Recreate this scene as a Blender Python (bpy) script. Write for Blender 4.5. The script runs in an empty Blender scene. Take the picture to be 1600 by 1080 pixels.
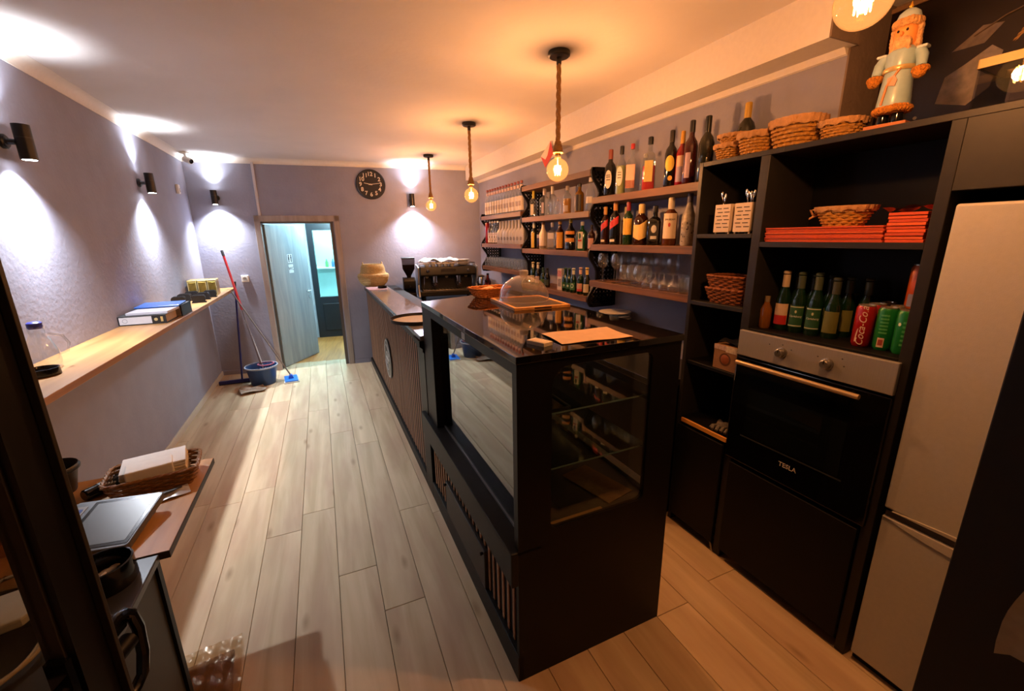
import bpy, bmesh, math, random
from mathutils import Vector, Matrix
random.seed(7)
S = bpy.context.scene
COL = S.collection
PI = math.pi

# ------------------------------------------------------------------ camera
cam_d = bpy.data.cameras.new('camera'); cam = bpy.data.objects.new('camera', cam_d); COL.objects.link(cam)
def _rot(y, p, r):
    B = Matrix(((1,0,0),(0,0,-1),(0,1,0)))
    Rz = Matrix(((math.cos(y),math.sin(y),0),(-math.sin(y),math.cos(y),0),(0,0,1)))
    Rx = Matrix(((1,0,0),(0,math.cos(p),-math.sin(p)),(0,math.sin(p),math.cos(p))))
    Rr = Matrix(((math.cos(r),-math.sin(r),0),(math.sin(r),math.cos(r),0),(0,0,1)))
    return Rr @ Rx @ B @ Rz
_W = _rot(-.4159, .2528, -.0133)
_R = Matrix((_W[0], -_W[1], -_W[2])).transposed()
cam.matrix_world = Matrix.Translation((0, 0, 1.75)) @ _R.to_4x4()
cam_d.sensor_fit = 'HORIZONTAL'; cam_d.sensor_width = 36; cam_d.lens = 658.6/1600*36
cam_d.clip_start = .02
S.camera = cam

# ------------------------------------------------------------------ world + exposure
wd = bpy.data.worlds.new('night'); S.world = wd; wd.use_nodes = True
wd.node_tree.nodes['Background'].inputs[0].default_value = (.55, .6, .75, 1)
wd.node_tree.nodes['Background'].inputs[1].default_value = .02
S.view_settings.view_transform = 'Standard'; S.view_settings.look = 'None'
S.view_settings.gamma = 1; S.view_settings.use_curve_mapping = False
S.view_settings.exposure = 0.98
S.cycles.transparent_max_bounces = 32; S.cycles.max_bounces = 12
COOL = (.88, .93, 1.0); WARM = (1.0, .56, .30)
SCONCE_W = 128.0; PENDANT_W = 4.7; WC_W = 95.0

def lamp(name, kind, loc, energy, color, parent=None, rot=(0,0,0), **kw):
    d = bpy.data.lights.new(name, kind); d.energy = energy; d.color = color
    for k, v in kw.items(): setattr(d, k, v)
    o = bpy.data.objects.new(name, d); COL.objects.link(o); o.location = loc; o.rotation_euler = rot; o.parent = parent
    return o

# ------------------------------------------------------------------ materials
def hx(h):
    h = h.lstrip('#'); c = [int(h[i:i+2], 16)/255 for i in (0, 2, 4)]
    return tuple((v/12.92 if v <= .04045 else ((v+.055)/1.055)**2.4) for v in c)
_mc = {}
def mat(color='#808080', rough=.5, metal=0., noise=0., scale=40., bump=0., bscale=None, spec=.5, coat=0., emit=0., name=None, coords='Object', stretch=None):
    key = (color, rough, metal, noise, scale, bump, bscale, spec, coat, emit, coords, stretch)
    if key in _mc: return _mc[key]
    m = bpy.data.materials.new(name or 'mat_%s' % str(color).strip('#')); m.use_nodes = True
    nt = m.node_tree; b = nt.nodes['Principled BSDF']
    c = hx(color) if isinstance(color, str) else color
    b.inputs['Base Color'].default_value = (*c, 1); b.inputs['Roughness'].default_value = rough
    b.inputs['Metallic'].default_value = metal; b.inputs['Specular IOR Level'].default_value = spec
    b.inputs['Coat Weight'].default_value = coat
    if emit:
        b.inputs['Emission Color'].default_value = (*c, 1); b.inputs['Emission Strength'].default_value = emit
    tc = nt.nodes.new('ShaderNodeTexCoord'); vec = tc.outputs[coords]
    if stretch:
        mp = nt.nodes.new('ShaderNodeMapping'); mp.inputs['Scale'].default_value = stretch
        nt.links.new(vec, mp.inputs[0]); vec = mp.outputs[0]
    nz = nt.nodes.new('ShaderNodeTexNoise'); nz.inputs['Scale'].default_value = scale; nz.inputs['Detail'].default_value = 4
    nt.links.new(vec, nz.inputs['Vector'])
    rp = nt.nodes.new('ShaderNodeValToRGB')
    n = noise if noise else .03
    rp.color_ramp.elements[0].position = .3; rp.color_ramp.elements[1].position = .7
    rp.color_ramp.elements[0].color = (*[v*(1-n) for v in c], 1); rp.color_ramp.elements[1].color = (*[min(1, v*(1+n)) for v in c], 1)
    nt.links.new(nz.outputs['Fac'], rp.inputs[0]); nt.links.new(rp.outputs[0], b.inputs['Base Color'])
    if bump:
        n2 = nt.nodes.new('ShaderNodeTexNoise'); n2.inputs['Scale'].default_value = bscale or scale; n2.inputs['Detail'].default_value = 5
        nt.links.new(vec, n2.inputs['Vector'])
        bp = nt.nodes.new('ShaderNodeBump'); bp.inputs['Strength'].default_value = bump; bp.inputs['Distance'].default_value = .01
        nt.links.new(n2.outputs['Fac'], bp.inputs['Height']); nt.links.new(bp.outputs[0], b.inputs['Normal'])
    _mc[key] = m
    return m

def pane(tint='#ffffff', ior=1.5, refl='#ffffff', rough=0., name='thin_glass', haze=0., pw_=5., glow=None):
    key = ('pane', tint, ior, refl, rough, haze, pw_, glow)
    if key in _mc: return _mc[key]
    m = bpy.data.materials.new(name); m.use_nodes = True; nt = m.node_tree; nt.nodes.clear()
    out = nt.nodes.new('ShaderNodeOutputMaterial'); mx = nt.nodes.new('ShaderNodeMixShader')
    tr = nt.nodes.new('ShaderNodeBsdfTransparent'); tr.inputs[0].default_value = (*hx(tint), 1)
    if glow:   # lamp glass: scatters part of its own filament's light
        em = nt.nodes.new('ShaderNodeEmission'); em.inputs[0].default_value = (*glow[0], 1); em.inputs[1].default_value = glow[1]
        ad = nt.nodes.new('ShaderNodeAddShader'); nt.links.new(tr.outputs[0], ad.inputs[0]); nt.links.new(em.outputs[0], ad.inputs[1]); tr = ad
    if haze:
        df = nt.nodes.new('ShaderNodeBsdfDiffuse'); df.inputs[0].default_value = (.8, .8, .8, 1)
        mh = nt.nodes.new('ShaderNodeMixShader'); mh.inputs[0].default_value = haze
        nt.links.new(tr.outputs[0], mh.inputs[1]); nt.links.new(df.outputs[0], mh.inputs[2]); tr = mh
    gl = nt.nodes.new('ShaderNodeBsdfGlossy'); gl.inputs[0].default_value = (*hx(refl), 1); gl.inputs['Roughness'].default_value = rough
    # Schlick reflectance, the same from both sides of the sheet
    lw = nt.nodes.new('ShaderNodeLayerWeight'); lw.inputs[0].default_value = .5
    pw = nt.nodes.new('ShaderNodeMath'); pw.operation = 'POWER'; pw.inputs[1].default_value = pw_; nt.links.new(lw.outputs['Facing'], pw.inputs[0])
    f0 = ((ior-1)/(ior+1))**2
    mr = nt.nodes.new('ShaderNodeMapRange'); mr.inputs['To Min'].default_value = f0; mr.inputs['To Max'].default_value = 1.
    nt.links.new(pw.outputs[0], mr.inputs['Value'])
    nt.links.new(mr.outputs[0], mx.inputs[0]); nt.links.new(tr.outputs[0], mx.inputs[1]); nt.links.new(gl.outputs[0], mx.inputs[2])
    nt.links.new(mx.outputs[0], out.inputs[0])
    _mc[key] = m
    return m

def wood(c1, c2, rough=.45, axis=1, scale=1., rnd=0., name='wood', coat=0., spec=.4):
    key = ('wood', c1, c2, rough, axis, scale, rnd, coat)
    if key in _mc: return _mc[key]
    m = bpy.data.materials.new(name); m.use_nodes = True; nt = m.node_tree; b = nt.nodes['Principled BSDF']
    b.inputs['Roughness'].default_value = rough; b.inputs['Coat Weight'].default_value = coat; b.inputs['Specular IOR Level'].default_value = spec
    tc = nt.nodes.new('ShaderNodeTexCoord'); mp = nt.nodes.new('ShaderNodeMapping')
    sc = [14*scale]*3; sc[axis] = 1.1*scale; mp.inputs['Scale'].default_value = sc
    oi = nt.nodes.new('ShaderNodeObjectInfo')
    va = nt.nodes.new('ShaderNodeVectorMath'); va.operation = 'SCALE'; va.inputs['Scale'].default_value = 37.0
    cb = nt.nodes.new('ShaderNodeCombineXYZ')
    for i in range(3): nt.links.new(oi.outputs['Random'], cb.inputs[i])
    nt.links.new(cb.outputs[0], va.inputs[0])
    ad = nt.nodes.new('ShaderNodeVectorMath'); ad.operation = 'ADD'
    nt.links.new(tc.outputs['Object'], ad.inputs[0]); nt.links.new(va.outputs[0], ad.inputs[1]); nt.links.new(ad.outputs[0], mp.inputs[0])
    nz = nt.nodes.new('ShaderNodeTexNoise'); nz.inputs['Scale'].default_value = 1.; nz.inputs['Detail'].default_value = 6; nz.inputs['Distortion'].default_value = .8
    nt.links.new(mp.outputs[0], nz.inputs['Vector'])
    rp = nt.nodes.new('ShaderNodeValToRGB'); rp.color_ramp.elements[0].position = .34; rp.color_ramp.elements[1].position = .68
    rp.color_ramp.elements[0].color = (*hx(c1), 1); rp.color_ramp.elements[1].color = (*hx(c2), 1)
    nt.links.new(nz.outputs['Fac'], rp.inputs[0]); last = rp.outputs[0]
    if rnd:
        hs = nt.nodes.new('ShaderNodeHueSaturation'); mr = nt.nodes.new('ShaderNodeMapRange')
        mr.inputs['To Min'].default_value = 1-rnd; mr.inputs['To Max'].default_value = 1+rnd
        nt.links.new(oi.outputs['Random'], mr.inputs['Value']); nt.links.new(mr.outputs[0], hs.inputs['Value'])
        nt.links.new(last, hs.inputs['Color']); last = hs.outputs[0]
        # broad pinkish and yellowish clouds in the boards
        n3 = nt.nodes.new('ShaderNodeTexNoise'); n3.inputs['Scale'].default_value = 1.; n3.inputs['Detail'].default_value = 3
        m3 = nt.nodes.new('ShaderNodeMapping'); m3.inputs['Scale'].default_value = (7, 1.4, 1)
        nt.links.new(ad.outputs[0], m3.inputs[0]); nt.links.new(m3.outputs[0], n3.inputs['Vector'])
        r3 = nt.nodes.new('ShaderNodeValToRGB'); r3.color_ramp.elements[0].position = .42; r3.color_ramp.elements[1].position = .66
        r3.color_ramp.elements[0].color = (0, 0, 0, 1); r3.color_ramp.elements[1].color = (.55, .55, .55, 1)
        nt.links.new(n3.outputs['Fac'], r3.inputs[0])
        mx3 = nt.nodes.new('ShaderNodeMixRGB'); mx3.inputs[2].default_value = (*hx('#a98a72'), 1)
        nt.links.new(r3.outputs[0], mx3.inputs[0]); nt.links.new(last, mx3.inputs[1]); last = mx3.outputs[0]
        # scattered knots
        vo = nt.nodes.new('ShaderNodeTexVoronoi'); vo.voronoi_dimensions = '2D'; vo.inputs['Scale'].default_value = 1.
        mk = nt.nodes.new('ShaderNodeMapping'); mk.inputs['Scale'].default_value = (5, 1.6, 1)
        nt.links.new(ad.outputs[0], mk.inputs[0]); nt.links.new(mk.outputs[0], vo.inputs['Vector'])
        kr = nt.nodes.new('ShaderNodeValToRGB'); kr.color_ramp.elements[0].position = .015; kr.color_ramp.elements[1].position = .11
        kr.color_ramp.elements[0].color = (.6, .6, .6, 1); kr.color_ramp.elements[1].color = (0, 0, 0, 1)
        nt.links.new(vo.outputs['Distance'], kr.inputs[0])
        mxk = nt.nodes.new('ShaderNodeMixRGB'); mxk.blend_type = 'MIX'; mxk.inputs[2].default_value = (*[v*k_ for v, k_ in zip(hx(c1), (.5, .42, .34))], 1)
        sp_ = nt.nodes.new('ShaderNodeSeparateColor'); nt.links.new(vo.outputs['Color'], sp_.inputs[0])
        gt = nt.nodes.new('ShaderNodeMath'); gt.operation = 'GREATER_THAN'; gt.inputs[1].default_value = .66; nt.links.new(sp_.outputs[0], gt.inputs[0])
        mu = nt.nodes.new('ShaderNodeMath'); mu.operation = 'MULTIPLY'; nt.links.new(kr.outputs[0], mu.inputs[0]); nt.links.new(gt.outputs[0], mu.inputs[1])
        nt.links.new(mu.outputs[0], mxk.inputs[0]); nt.links.new(last, mxk.inputs[1]); last = mxk.outputs[0]
    nt.links.new(last, b.inputs['Base Color'])
    bp = nt.nodes.new('ShaderNodeBump'); bp.inputs['Strength'].default_value = .12; bp.inputs['Distance'].default_value = .004
    nt.links.new(nz.outputs['Fac'], bp.inputs['Height']); nt.links.new(bp.outputs[0], b.inputs['Normal'])
    _mc[key] = m
    return m

BLACK = mat((.0022, .0019, .002), .45, noise=.1, scale=60, spec=.22)
BLACKG = mat('#0a0a0c', .12, noise=.05)
DARKG = mat('#3a3836', .45, noise=.08, scale=30)
CHAR = mat((.0045, .0042, .0045), .5, noise=.1, scale=50, spec=.3)
STEEL = mat('#9a9892', .28, 1., noise=.05, scale=8, stretch=(1, 1, 60))
CHROME = mat('#c9c9c9', .12, 1.)
WHITE = mat('#d9d7d2', .5)
GLASS = pane('#f8fafa', 1.75, name='clear_glass', haze=.02, pw_=3.2, rough=.04)
PERS = pane('#f0e9e5', 1.55, name='clear_acrylic', haze=.10, pw_=3.)
CASEG = pane('#a9b0ab', 2.3, name='case_glass')

# ------------------------------------------------------------------ mesh builder
class MB:
    def __init__(self): self.v = []; self.f = []
    def add(self, vs, fs, M=None):
        n = len(self.v)
        self.v += [tuple(M @ Vector(p)) if M else tuple(p) for p in vs]
        self.f += [[i+n for i in q] for q in fs]; return self
    def box(self, x0, y0, z0, x1, y1, z1, M=None):
        if x0 > x1: x0, x1 = x1, x0
        if y0 > y1: y0, y1 = y1, y0
        if z0 > z1: z0, z1 = z1, z0
        vs = [(x0,y0,z0),(x1,y0,z0),(x1,y1,z0),(x0,y1,z0),(x0,y0,z1),(x1,y0,z1),(x1,y1,z1),(x0,y1,z1)]
        return self.add(vs, [[3,2,1,0],[4,5,6,7],[0,1,5,4],[1,2,6,5],[2,3,7,6],[3,0,4,7]], M)
    def lathe(self, prof, seg=24, c=(0,0,0), sx=1., sy=1., cap=(True, True), sq=None, M=None, a0=0., a1=None):
        vs = []; fs = []; full = a1 is None
        n = seg if full else seg+1
        for k, p in enumerate(prof):
            r, z = p[0], p[1]; s = p[2] if len(p) > 2 else 0
            for i in range(n):
                a = a0 + (2*PI if full else (a1-a0))*i/seg
                g = sqf(a, s)
                vs.append((c[0]+r*g*math.cos(a)*sx, c[1]+r*g*math.sin(a)*sy, c[2]+z))
        for k in range(len(prof)-1):
            for i in range(seg):
                j = (i+1) % n
                fs.append([k*n+i, k*n+j, (k+1)*n+j, (k+1)*n+i])
        if full and cap[0]: fs.append(list(range(n))[::-1])
        if full and cap[1]: fs.append([(len(prof)-1)*n+i for i in range(n)])
        return self.add(vs, fs, M)
    def cyl(self, r, z0, z1, c=(0,0), seg=24, r2=None, M=None):
        return self.lathe([(r, z0), (r if r2 is None else r2, z1)], seg, (c[0], c[1], 0), M=M)
    def rod(self, a, b, r, seg=10, r2=None):
        a = Vector(a); b = Vector(b); d = b-a; L = d.length
        M = Matrix.Translation(a) @ d.to_track_quat('Z', 'Y').to_matrix().to_4x4()
        return self.lathe([(r, 0), (r if r2 is None else r2, L)], seg, M=M)
    def tube(self, pts, r, seg=6, closed=False):
        pts = [Vector(p) for p in pts]; n = len(pts); vs = []; fs = []
        up = None
        for i, p in enumerate(pts):
            if closed: t = pts[(i+1) % n]-pts[i-1]
            else: t = pts[min(i+1, n-1)]-pts[max(i-1, 0)]
            if t.length < 1e-9: t = Vector((0,0,1))
            t.normalize()
            if up is None: up = Vector((0,0,1)) if abs(t.z) < .9 else Vector((1,0,0))
            u = (up - t*up.dot(t)); u.normalize(); w = t.cross(u); up = u
            rr = r[i] if isinstance(r, (list, tuple)) else r
            for k in range(seg):
                a = 2*PI*k/seg
                vs.append(p + (u*math.cos(a)+w*math.sin(a))*rr)
        m = n if closed else n-1
        for i in range(m):
            j = (i+1) % n
            for k in range(seg):
                k2 = (k+1) % seg
                fs.append([i*seg+k, i*seg+k2, j*seg+k2, j*seg+k])
        if not closed: fs += [list(range(seg))[::-1], [(n-1)*seg+k for k in range(seg)]]
        return self.add(vs, fs)
    def prism(self, poly, d0, d1, ax='z', M=None):
        """2-D outline pushed along an axis: z -> (a,b,d)  y -> (a,d,b)  x -> (d,a,b)"""
        f = {'z': lambda a,b,d: (a,b,d), 'y': lambda a,b,d: (a,d,b), 'x': lambda a,b,d: (d,a,b)}[ax]
        n = len(poly)
        vs = [f(a,b,d0) for a,b in poly]+[f(a,b,d1) for a,b in poly]
        fs = [list(range(n))[::-1], list(range(n, 2*n))]+[[i, (i+1) % n, n+(i+1) % n, n+i] for i in range(n)]
        return self.add(vs, fs, M)
    def ell(self, c, r, seg=16, rings=10, M=None):
        prof = [(math.sin(PI*i/rings)*1., -math.cos(PI*i/rings)) for i in range(rings+1)]
        prof[0] = (.001, -1); prof[-1] = (.001, 1)
        T = Matrix.Translation(c) @ Matrix.Diagonal((r[0], r[1], r[2], 1))
        return self.lathe(prof, seg, M=(M @ T) if M else T)
    def ring_prism(self, outer, inner, d0, d1, ax='y'):
        """plate with a hole; outer and inner outlines have the same number of points"""
        f = {'z': lambda a,b,d: (a,b,d), 'y': lambda a,b,d: (a,d,b), 'x': lambda a,b,d: (d,a,b)}[ax]
        n = len(outer); vs = []; fs = []
        for d in (d0, d1):
            vs += [f(a,b,d) for a,b in outer]+[f(a,b,d) for a,b in inner]
        for i in range(n):
            j = (i+1) % n
            fs += [[i, j, n+j, n+i], [2*n+i, 3*n+i, 3*n+j, 2*n+j], [i, 2*n+i, 2*n+j, j], [n+i, n+j, 3*n+j, 3*n+i]]
        return self.add(vs, fs)
    def mesh(self, name, m=None, bevel=0., smooth=35, seg=2):
        me = bpy.data.meshes.new(name); me.from_pydata(self.v, [], self.f)
        bm = bmesh.new(); bm.from_mesh(me)
        bmesh.ops.recalc_face_normals(bm, faces=bm.faces)
        if bevel:
            ed = [e for e in bm.edges if e.is_manifold and len(e.link_faces) == 2 and e.calc_face_angle(0) > .6]
            bmesh.ops.bevel(bm, geom=ed, offset=bevel, segments=seg, affect='EDGES', profile=.5, clamp_overlap=True)
        bm.to_mesh(me); bm.free()
        if bevel: smooth = min(smooth, 14)
        if smooth:
            for p in me.polygons: p.use_smooth = True
            me.set_sharp_from_angle(angle=math.radians(smooth))
        if m: me.materials.append(m)
        return me
    def build(self, name, m=None, parent=None, bevel=0., smooth=35, loc=None, rot=None, seg=2):
        return link(name, self.mesh(name, m, bevel, smooth, seg), parent, loc, rot)

def sqf(a, s):
    if s <= 0: return 1.
    p = 2+s*6
    return 1/((abs(math.cos(a))**p+abs(math.sin(a))**p)**(1/p))
def link(name, me, parent=None, loc=None, rot=None):
    o = bpy.data.objects.new(name, me); COL.objects.link(o)
    if parent: o.parent = parent
    if loc is not None: o.location = loc
    if rot is not None: o.rotation_euler = rot
    return o
def tag(o, label=None, cat=None, group=None, kind=None):
    if label: o['label'] = label
    if cat: o['category'] = cat
    if group: o['group'] = group
    if kind: o['kind'] = kind
    return o
def thing(name, label, cat, loc=(0,0,0), rz=0, group=None):
    o = bpy.data.objects.new(name, None); COL.objects.link(o); o.empty_display_size = .05
    o.location = loc; o.rotation_euler = (0, 0, rz)
    return tag(o, label, cat, group)
def dup(root, loc, rz=None, label=None, group=None):
    r = root.copy(); COL.objects.link(r); r.location = loc
    if rz is not None: r.rotation_euler = (0, 0, rz)
    if label: r['label'] = label
    if group: r['group'] = group
    for ch in list(root.children):
        c = ch.copy(); COL.objects.link(c); c.parent = r
        for g in list(ch.children):
            d = g.copy(); COL.objects.link(d); d.parent = c
    return r
def struct(o): o['kind'] = 'structure'; return o
def rrect(x0, y0, x1, y1, r, n=6):
    rs = r if isinstance(r, (list, tuple)) else [r]*4
    pts = []
    for (cx, cy, a, q) in ((x1-rs[0], y1-rs[0], 0, rs[0]), (x0+rs[1], y1-rs[1], PI/2, rs[1]), (x0+rs[2], y0+rs[2], PI, rs[2]), (x1-rs[3], y0+rs[3], 3*PI/2, rs[3])):
        for i in range(n): t = a+PI/2*i/(n-1); pts.append((cx+q*math.cos(t), cy+q*math.sin(t)))
    return pts
def text_mesh(name, body, size, m, extrude=.0006, shear=0., align='CENTER', wrapR=None, bold=0.):
    cu = bpy.data.curves.new(name, 'FONT'); cu.body = body; cu.size = size; cu.extrude = extrude; cu.shear = shear
    cu.align_x = align; cu.align_y = 'CENTER'; cu.offset = bold; cu.resolution_u = 3
    o = bpy.data.objects.new('tmp', cu); COL.objects.link(o); bpy.context.view_layer.update()
    me = bpy.data.meshes.new_from_object(o.evaluated_get(bpy.context.evaluated_depsgraph_get()))
    bpy.data.objects.remove(o); bpy.data.curves.remove(cu); me.name = name
    me.materials.clear(); me.materials.append(m)
    return me
def wrap(me, R, M=None):
    """bend a flat text mesh (x right, y up, z out) round a vertical cylinder; its middle faces -x"""
    for v in me.vertices:
        co = (M @ v.co) if M else v.co
        a = PI + co.x/R; r = R+co.z
        v.co = (r*math.cos(a), r*math.sin(a), co.y)
    return me
ORD = ['first', 'second', 'third', 'fourth', 'fifth', 'sixth', 'seventh', 'eighth', 'ninth', 'tenth', 'eleventh', 'twelfth', 'thirteenth']
# frames of reference ---------------------------------------------------------
CTH = math.atan(.0068)
def cw(x, y, z=0.):      # counter frame -> world
    return (.543+x*math.cos(CTH)-y*math.sin(CTH), 1.197+x*math.sin(CTH)+y*math.cos(CTH), z)
BTH = -math.atan(.123)
def bw(u, d, z):         # back-wall frame (u along it, d out of it into the room) -> world
    return (u*math.cos(BTH)+d*math.sin(BTH), 6.33+u*math.sin(BTH)-d*math.cos(BTH), z)
# ================================================================== THE ROOM
WALL = mat('#8b8b9b', .85, noise=.05, scale=6, bump=.2, bscale=34, name='plaster_lilac_grey')
CEIL = mat('#cdc8c6', .8, noise=.03, scale=3, bump=.12, bscale=30, name='ceiling_paint')
TRIMW = mat('#d6d0c8', .6, noise=.03)
BROWNW_SHADE = mat('#7c6a5c', .8, noise=.05, scale=6, bump=.3, bscale=45, name='plaster_brown_shade')  # brown also holds the warm shade of the wall return and beam end
OAK = wood('#b19c7c', '#cab596', .6, 1, .8, .05, 'floor_oak', 0., .22)
DECOR = wood('#8d7f76', '#a3958a', .5, 2, 1., 0, 'grey_brown_veneer')

fl = struct(MB().box(-1.6, -1.0, -.09, 2.7, 7.0, -.014).build('floor', mat('#2a221b', .9), smooth=0))
x0 = .092-.195*8
pl_cache = {}
def plank(xa, xb, ya, yb):
    k = (round(xb-xa, 3), round(yb-ya, 3))
    if k not in pl_cache:
        w, l = (xb-xa)/2-.0011, (yb-ya)/2-.0011
        pl_cache[k] = MB().box(-w, -l, -.014, w, l, 0).mesh('plank', OAK, bevel=.0016, smooth=0, seg=1)
    return link('plank', pl_cache[k], fl, ((xa+xb)/2, (ya+yb)/2, 0))
offs = {8: 1.775, 7: 2.1, 9: 1.775-1.1, 10: 2.42, 6: .9, 5: 2.6, 4: 1.35, 3: 3.1, 11: 1.9, 12: .7, 13: 2.2, 14: 1.2}
for i in range(-1, 20):
    xa = max(x0+.195*i, -1.46); xb = min(x0+.195*(i+1), 2.5)
    if xb-xa < .03: continue
    o = offs.get(i, random.random()*2); L = 1.86
    y = o-L*3
    while y < 6.9:
        ya, yb = max(y, -.95), min(y+L, 6.62-.123*(xa+xb)/2)
        if yb-ya > .05: plank(xa, xb, ya, yb)
        y += L

struct(MB().box(-1.56, -1.0, -.1, -1.376, 6.62, 2.9).build('wall_left', WALL, smooth=0))
wb = MB()
for (u0, u1, z0, z1) in ((-1.7, -.70, -.1, 2.9), (.205, 2.7, -.1, 2.9), (-.70, .205, 1.99, 2.9)): wb.box(u0, 0, z0, u1, .15, z1)
struct(wb.build('wall_back', WALL, smooth=0, loc=(0, 6.33, 0), rot=(0, 0, BTH)))
struct(MB().box(2.19, 1.31, -.1, 2.47, 6.2, 2.9).build('wall_right', WALL, smooth=0))
struct(MB().box(2.47, -1.0, -.1, 2.65, 6.2, 2.9).build('wall_recess', BROWNW_SHADE, smooth=0))
struct(MB().box(-1.6, -1.15, -.1, 2.7, -1.0, 2.9).build('wall_front', WALL, smooth=0))
struct(MB().box(-1.6, -1.15, 2.72, 2.7, 6.75, 2.86).build('ceiling', CEIL, smooth=0))
struct(MB().box(2.0, 1.28, 2.522, 2.19, 6.07, 2.72).build('ceiling_beam', TRIMW, smooth=0))
struct(MB().box(2.19, 1.302, 2.105, 2.47, 1.31, 2.72).build('wall_return_shade', BROWNW_SHADE, smooth=0))  # thin panel over the wall end, its warm shade put into the brown
struct(MB().box(2.0, 1.272, 2.522, 2.19, 1.28, 2.72).build('beam_end_shade', BROWNW_SHADE, smooth=0))  # thin slab on the white beam's end face, shade painted as brown
prof = [(0, 0), (-.012, .004), (-.02, .018), (-.034, .03), (-.04, .045), (-.04, .052), (0, .052)]
struct(MB().prism([(2.19+a, 2.494+b) for a, b in prof], 1.31, 6.08, 'y').build('trim_1', TRIMW))
cove = [(0, 0), (.006, 0)]+[(.07-.064*math.cos(t*PI/10), .004+.054*math.sin(t*PI/10)) for t in range(6)]+[(.07, .06), (0, .06)]
struct(MB().prism([(-1.376+a, 2.661+b) for a, b in cove], -1.0, 6.5, 'y').build('trim_2', TRIMW))
struct(MB().prism([(-a, 2.661+b) for a, b in cove], -1.45, 2.12, 'x').build('trim_3', TRIMW, loc=(0, 6.33, 0), rot=(0, 0, BTH)))
struct(MB().prism([(-1.376, 0), (-1.361, 0), (-1.361, .05), (-1.366, .058), (-1.376, .058)], -1.0, 6.5, 'y').build('baseboard_left', mat('#b7aa98', .5)))
bb = MB()
for u0, u1 in ((-1.4, -.725), (.29, .5)): bb.box(u0, -.014, 0, u1, 0, .058)
struct(bb.build('baseboard_back', WALL, smooth=0, loc=(0, 6.33, 0), rot=(0, 0, BTH)))
# cable duct above the door
struct(MB().box(-.662, -.02, 2.05, -.632, 0, 2.675).build('trim_4', mat('#b9b2b4', .5), bevel=.003, loc=(0, 6.33, 0), rot=(0, 0, BTH)))

# ---- toilet door in the back wall
door = thing('door_1', 'grey veneer toilet door standing ajar in a brown frame', 'door', (0, 6.33, 0), BTH); struct(door)
fr = MB()
fr.box(-.722, -.02, 0, -.655, 0, 2.05).box(.218, -.02, 0, .285, 0, 2.05).box(-.722, -.02, 1.975, .285, 0, 2.05)
fr.build('architrave', DECOR, door, bevel=.003)
jm = MB(); jm.box(-.70, 0, 0, -.66, .15, 1.99).box(.165, 0, 0, .205, .15, 1.99).box(-.66, 0, 1.955, .165, .15, 1.99)
jm.build('jamb', mat('#4f4640', .5), door)
lf = MB().box(0, -.02, .008, .80, .02, 1.945).build('door_leaf', wood('#8b979b', '#a3adae', .45, 2, 1, 0, 'pale_grey_veneer'), door, bevel=.002, loc=(-.655, .10, 0), rot=(0, 0, math.radians(64)))
hd = MB().lathe([(.024, 0), (.024, .008)], 16, M=Matrix.Translation((.735, -.02, 1.0)) @ Matrix.Rotation(PI/2, 4, 'X'))
hd.lathe([(.02, 0), (.02, .008)], 16, M=Matrix.Translation((.735, -.02, .91)) @ Matrix.Rotation(PI/2, 4, 'X'))
hd.tube([(.735, -.028, 1.0), (.735, -.065, 1.0), (.72, -.07, 1.0), (.62, -.07, 1.0)], .009, 8)
hd.build('handle', CHROME, lf)
for (z0, z1) in ((1.43, 1.55), (1.29, 1.41)):
    MB().box(.355, -.0215, z0, .455, -.0202, z1).build('sign_plate', mat('#e6eeee', .4), lf)
def stand_text(o): o.rotation_euler = (PI/2, 0, 0); return o
pic = MB()
for cx in (.38, .43):
    pic.lathe([(.011, 0), (.011, .001)], 12, M=Matrix.Translation((cx, -.0216, 1.532)) @ Matrix.Rotation(PI/2, 4, 'X'))
    w = .013 if cx < .4 else .008
    pic.prism([(cx-w, 1.475), (cx+w, 1.475), (cx+(.013 if cx > .4 else .009), 1.519), (cx-(.013 if cx > .4 else .009), 1.519)], -.0226, -.0216, 'y')
    pic.box(cx-.009, -.0226, 1.44, cx-.002, -.0216, 1.476).box(cx+.002, -.0226, 1.44, cx+.009, -.0216, 1.476)
pic.build('pictogram', mat('#15181a', .5), lf, smooth=0)
stand_text(link('lettering', text_mesh('lettering', 'WC', .062, mat('#33474a', .5)), lf, (.405, -.0222, 1.35)))
# the lobby behind the door: floor, walls, a dark door with a frosted pane, a cool ceiling lamp
LOB = mat('#a9b0b4', .7, noise=.04, scale=8, bump=.2, name='plaster_lobby')
LF = wood('#935a26', '#bd803f', .4, 1, 1., 0, 'lobby_floor')
def bstruct(mb, name, m, **k):
    return struct(mb.build(name, m, loc=(0, 6.33, 0), rot=(0, 0, BTH), **k))
bstruct(MB().box(-1.0, .15, -.1, .9, 2.0, -.002), 'floor', LF, smooth=0)
lw = MB().box(-1.05, .15, -.1, -.95, 2.0, 2.5).box(.85, .15, -.1, .95, 2.0, 2.5).box(-1.05, 2.0, -.1, -.42, 2.1, 2.5).box(.38, 2.0, -.1, .95, 2.1, 2.5).box(-.42, 2.0, 2.02, .38, 2.1, 2.5)
bstruct(lw, 'wall_lobby', LOB, smooth=0)
bstruct(MB().box(-1.05, .15, 2.4, .95, 3.4, 2.5), 'ceiling', LOB, smooth=0)
d2 = thing('door_2', 'black lobby door with a large pale frosted pane', 'door', (0, 6.33, 0), BTH); struct(d2)
DK = mat('#1c2126', .4)
MB().ring_prism([(.38, 2.02), (-.42, 2.02), (-.42, 0), (.38, 0)], [(.235, 1.90), (-.33, 1.90), (-.33, .74), (.235, .74)], 1.97, 2.05, 'y').build('door_leaf', DK, d2, smooth=0)
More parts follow.
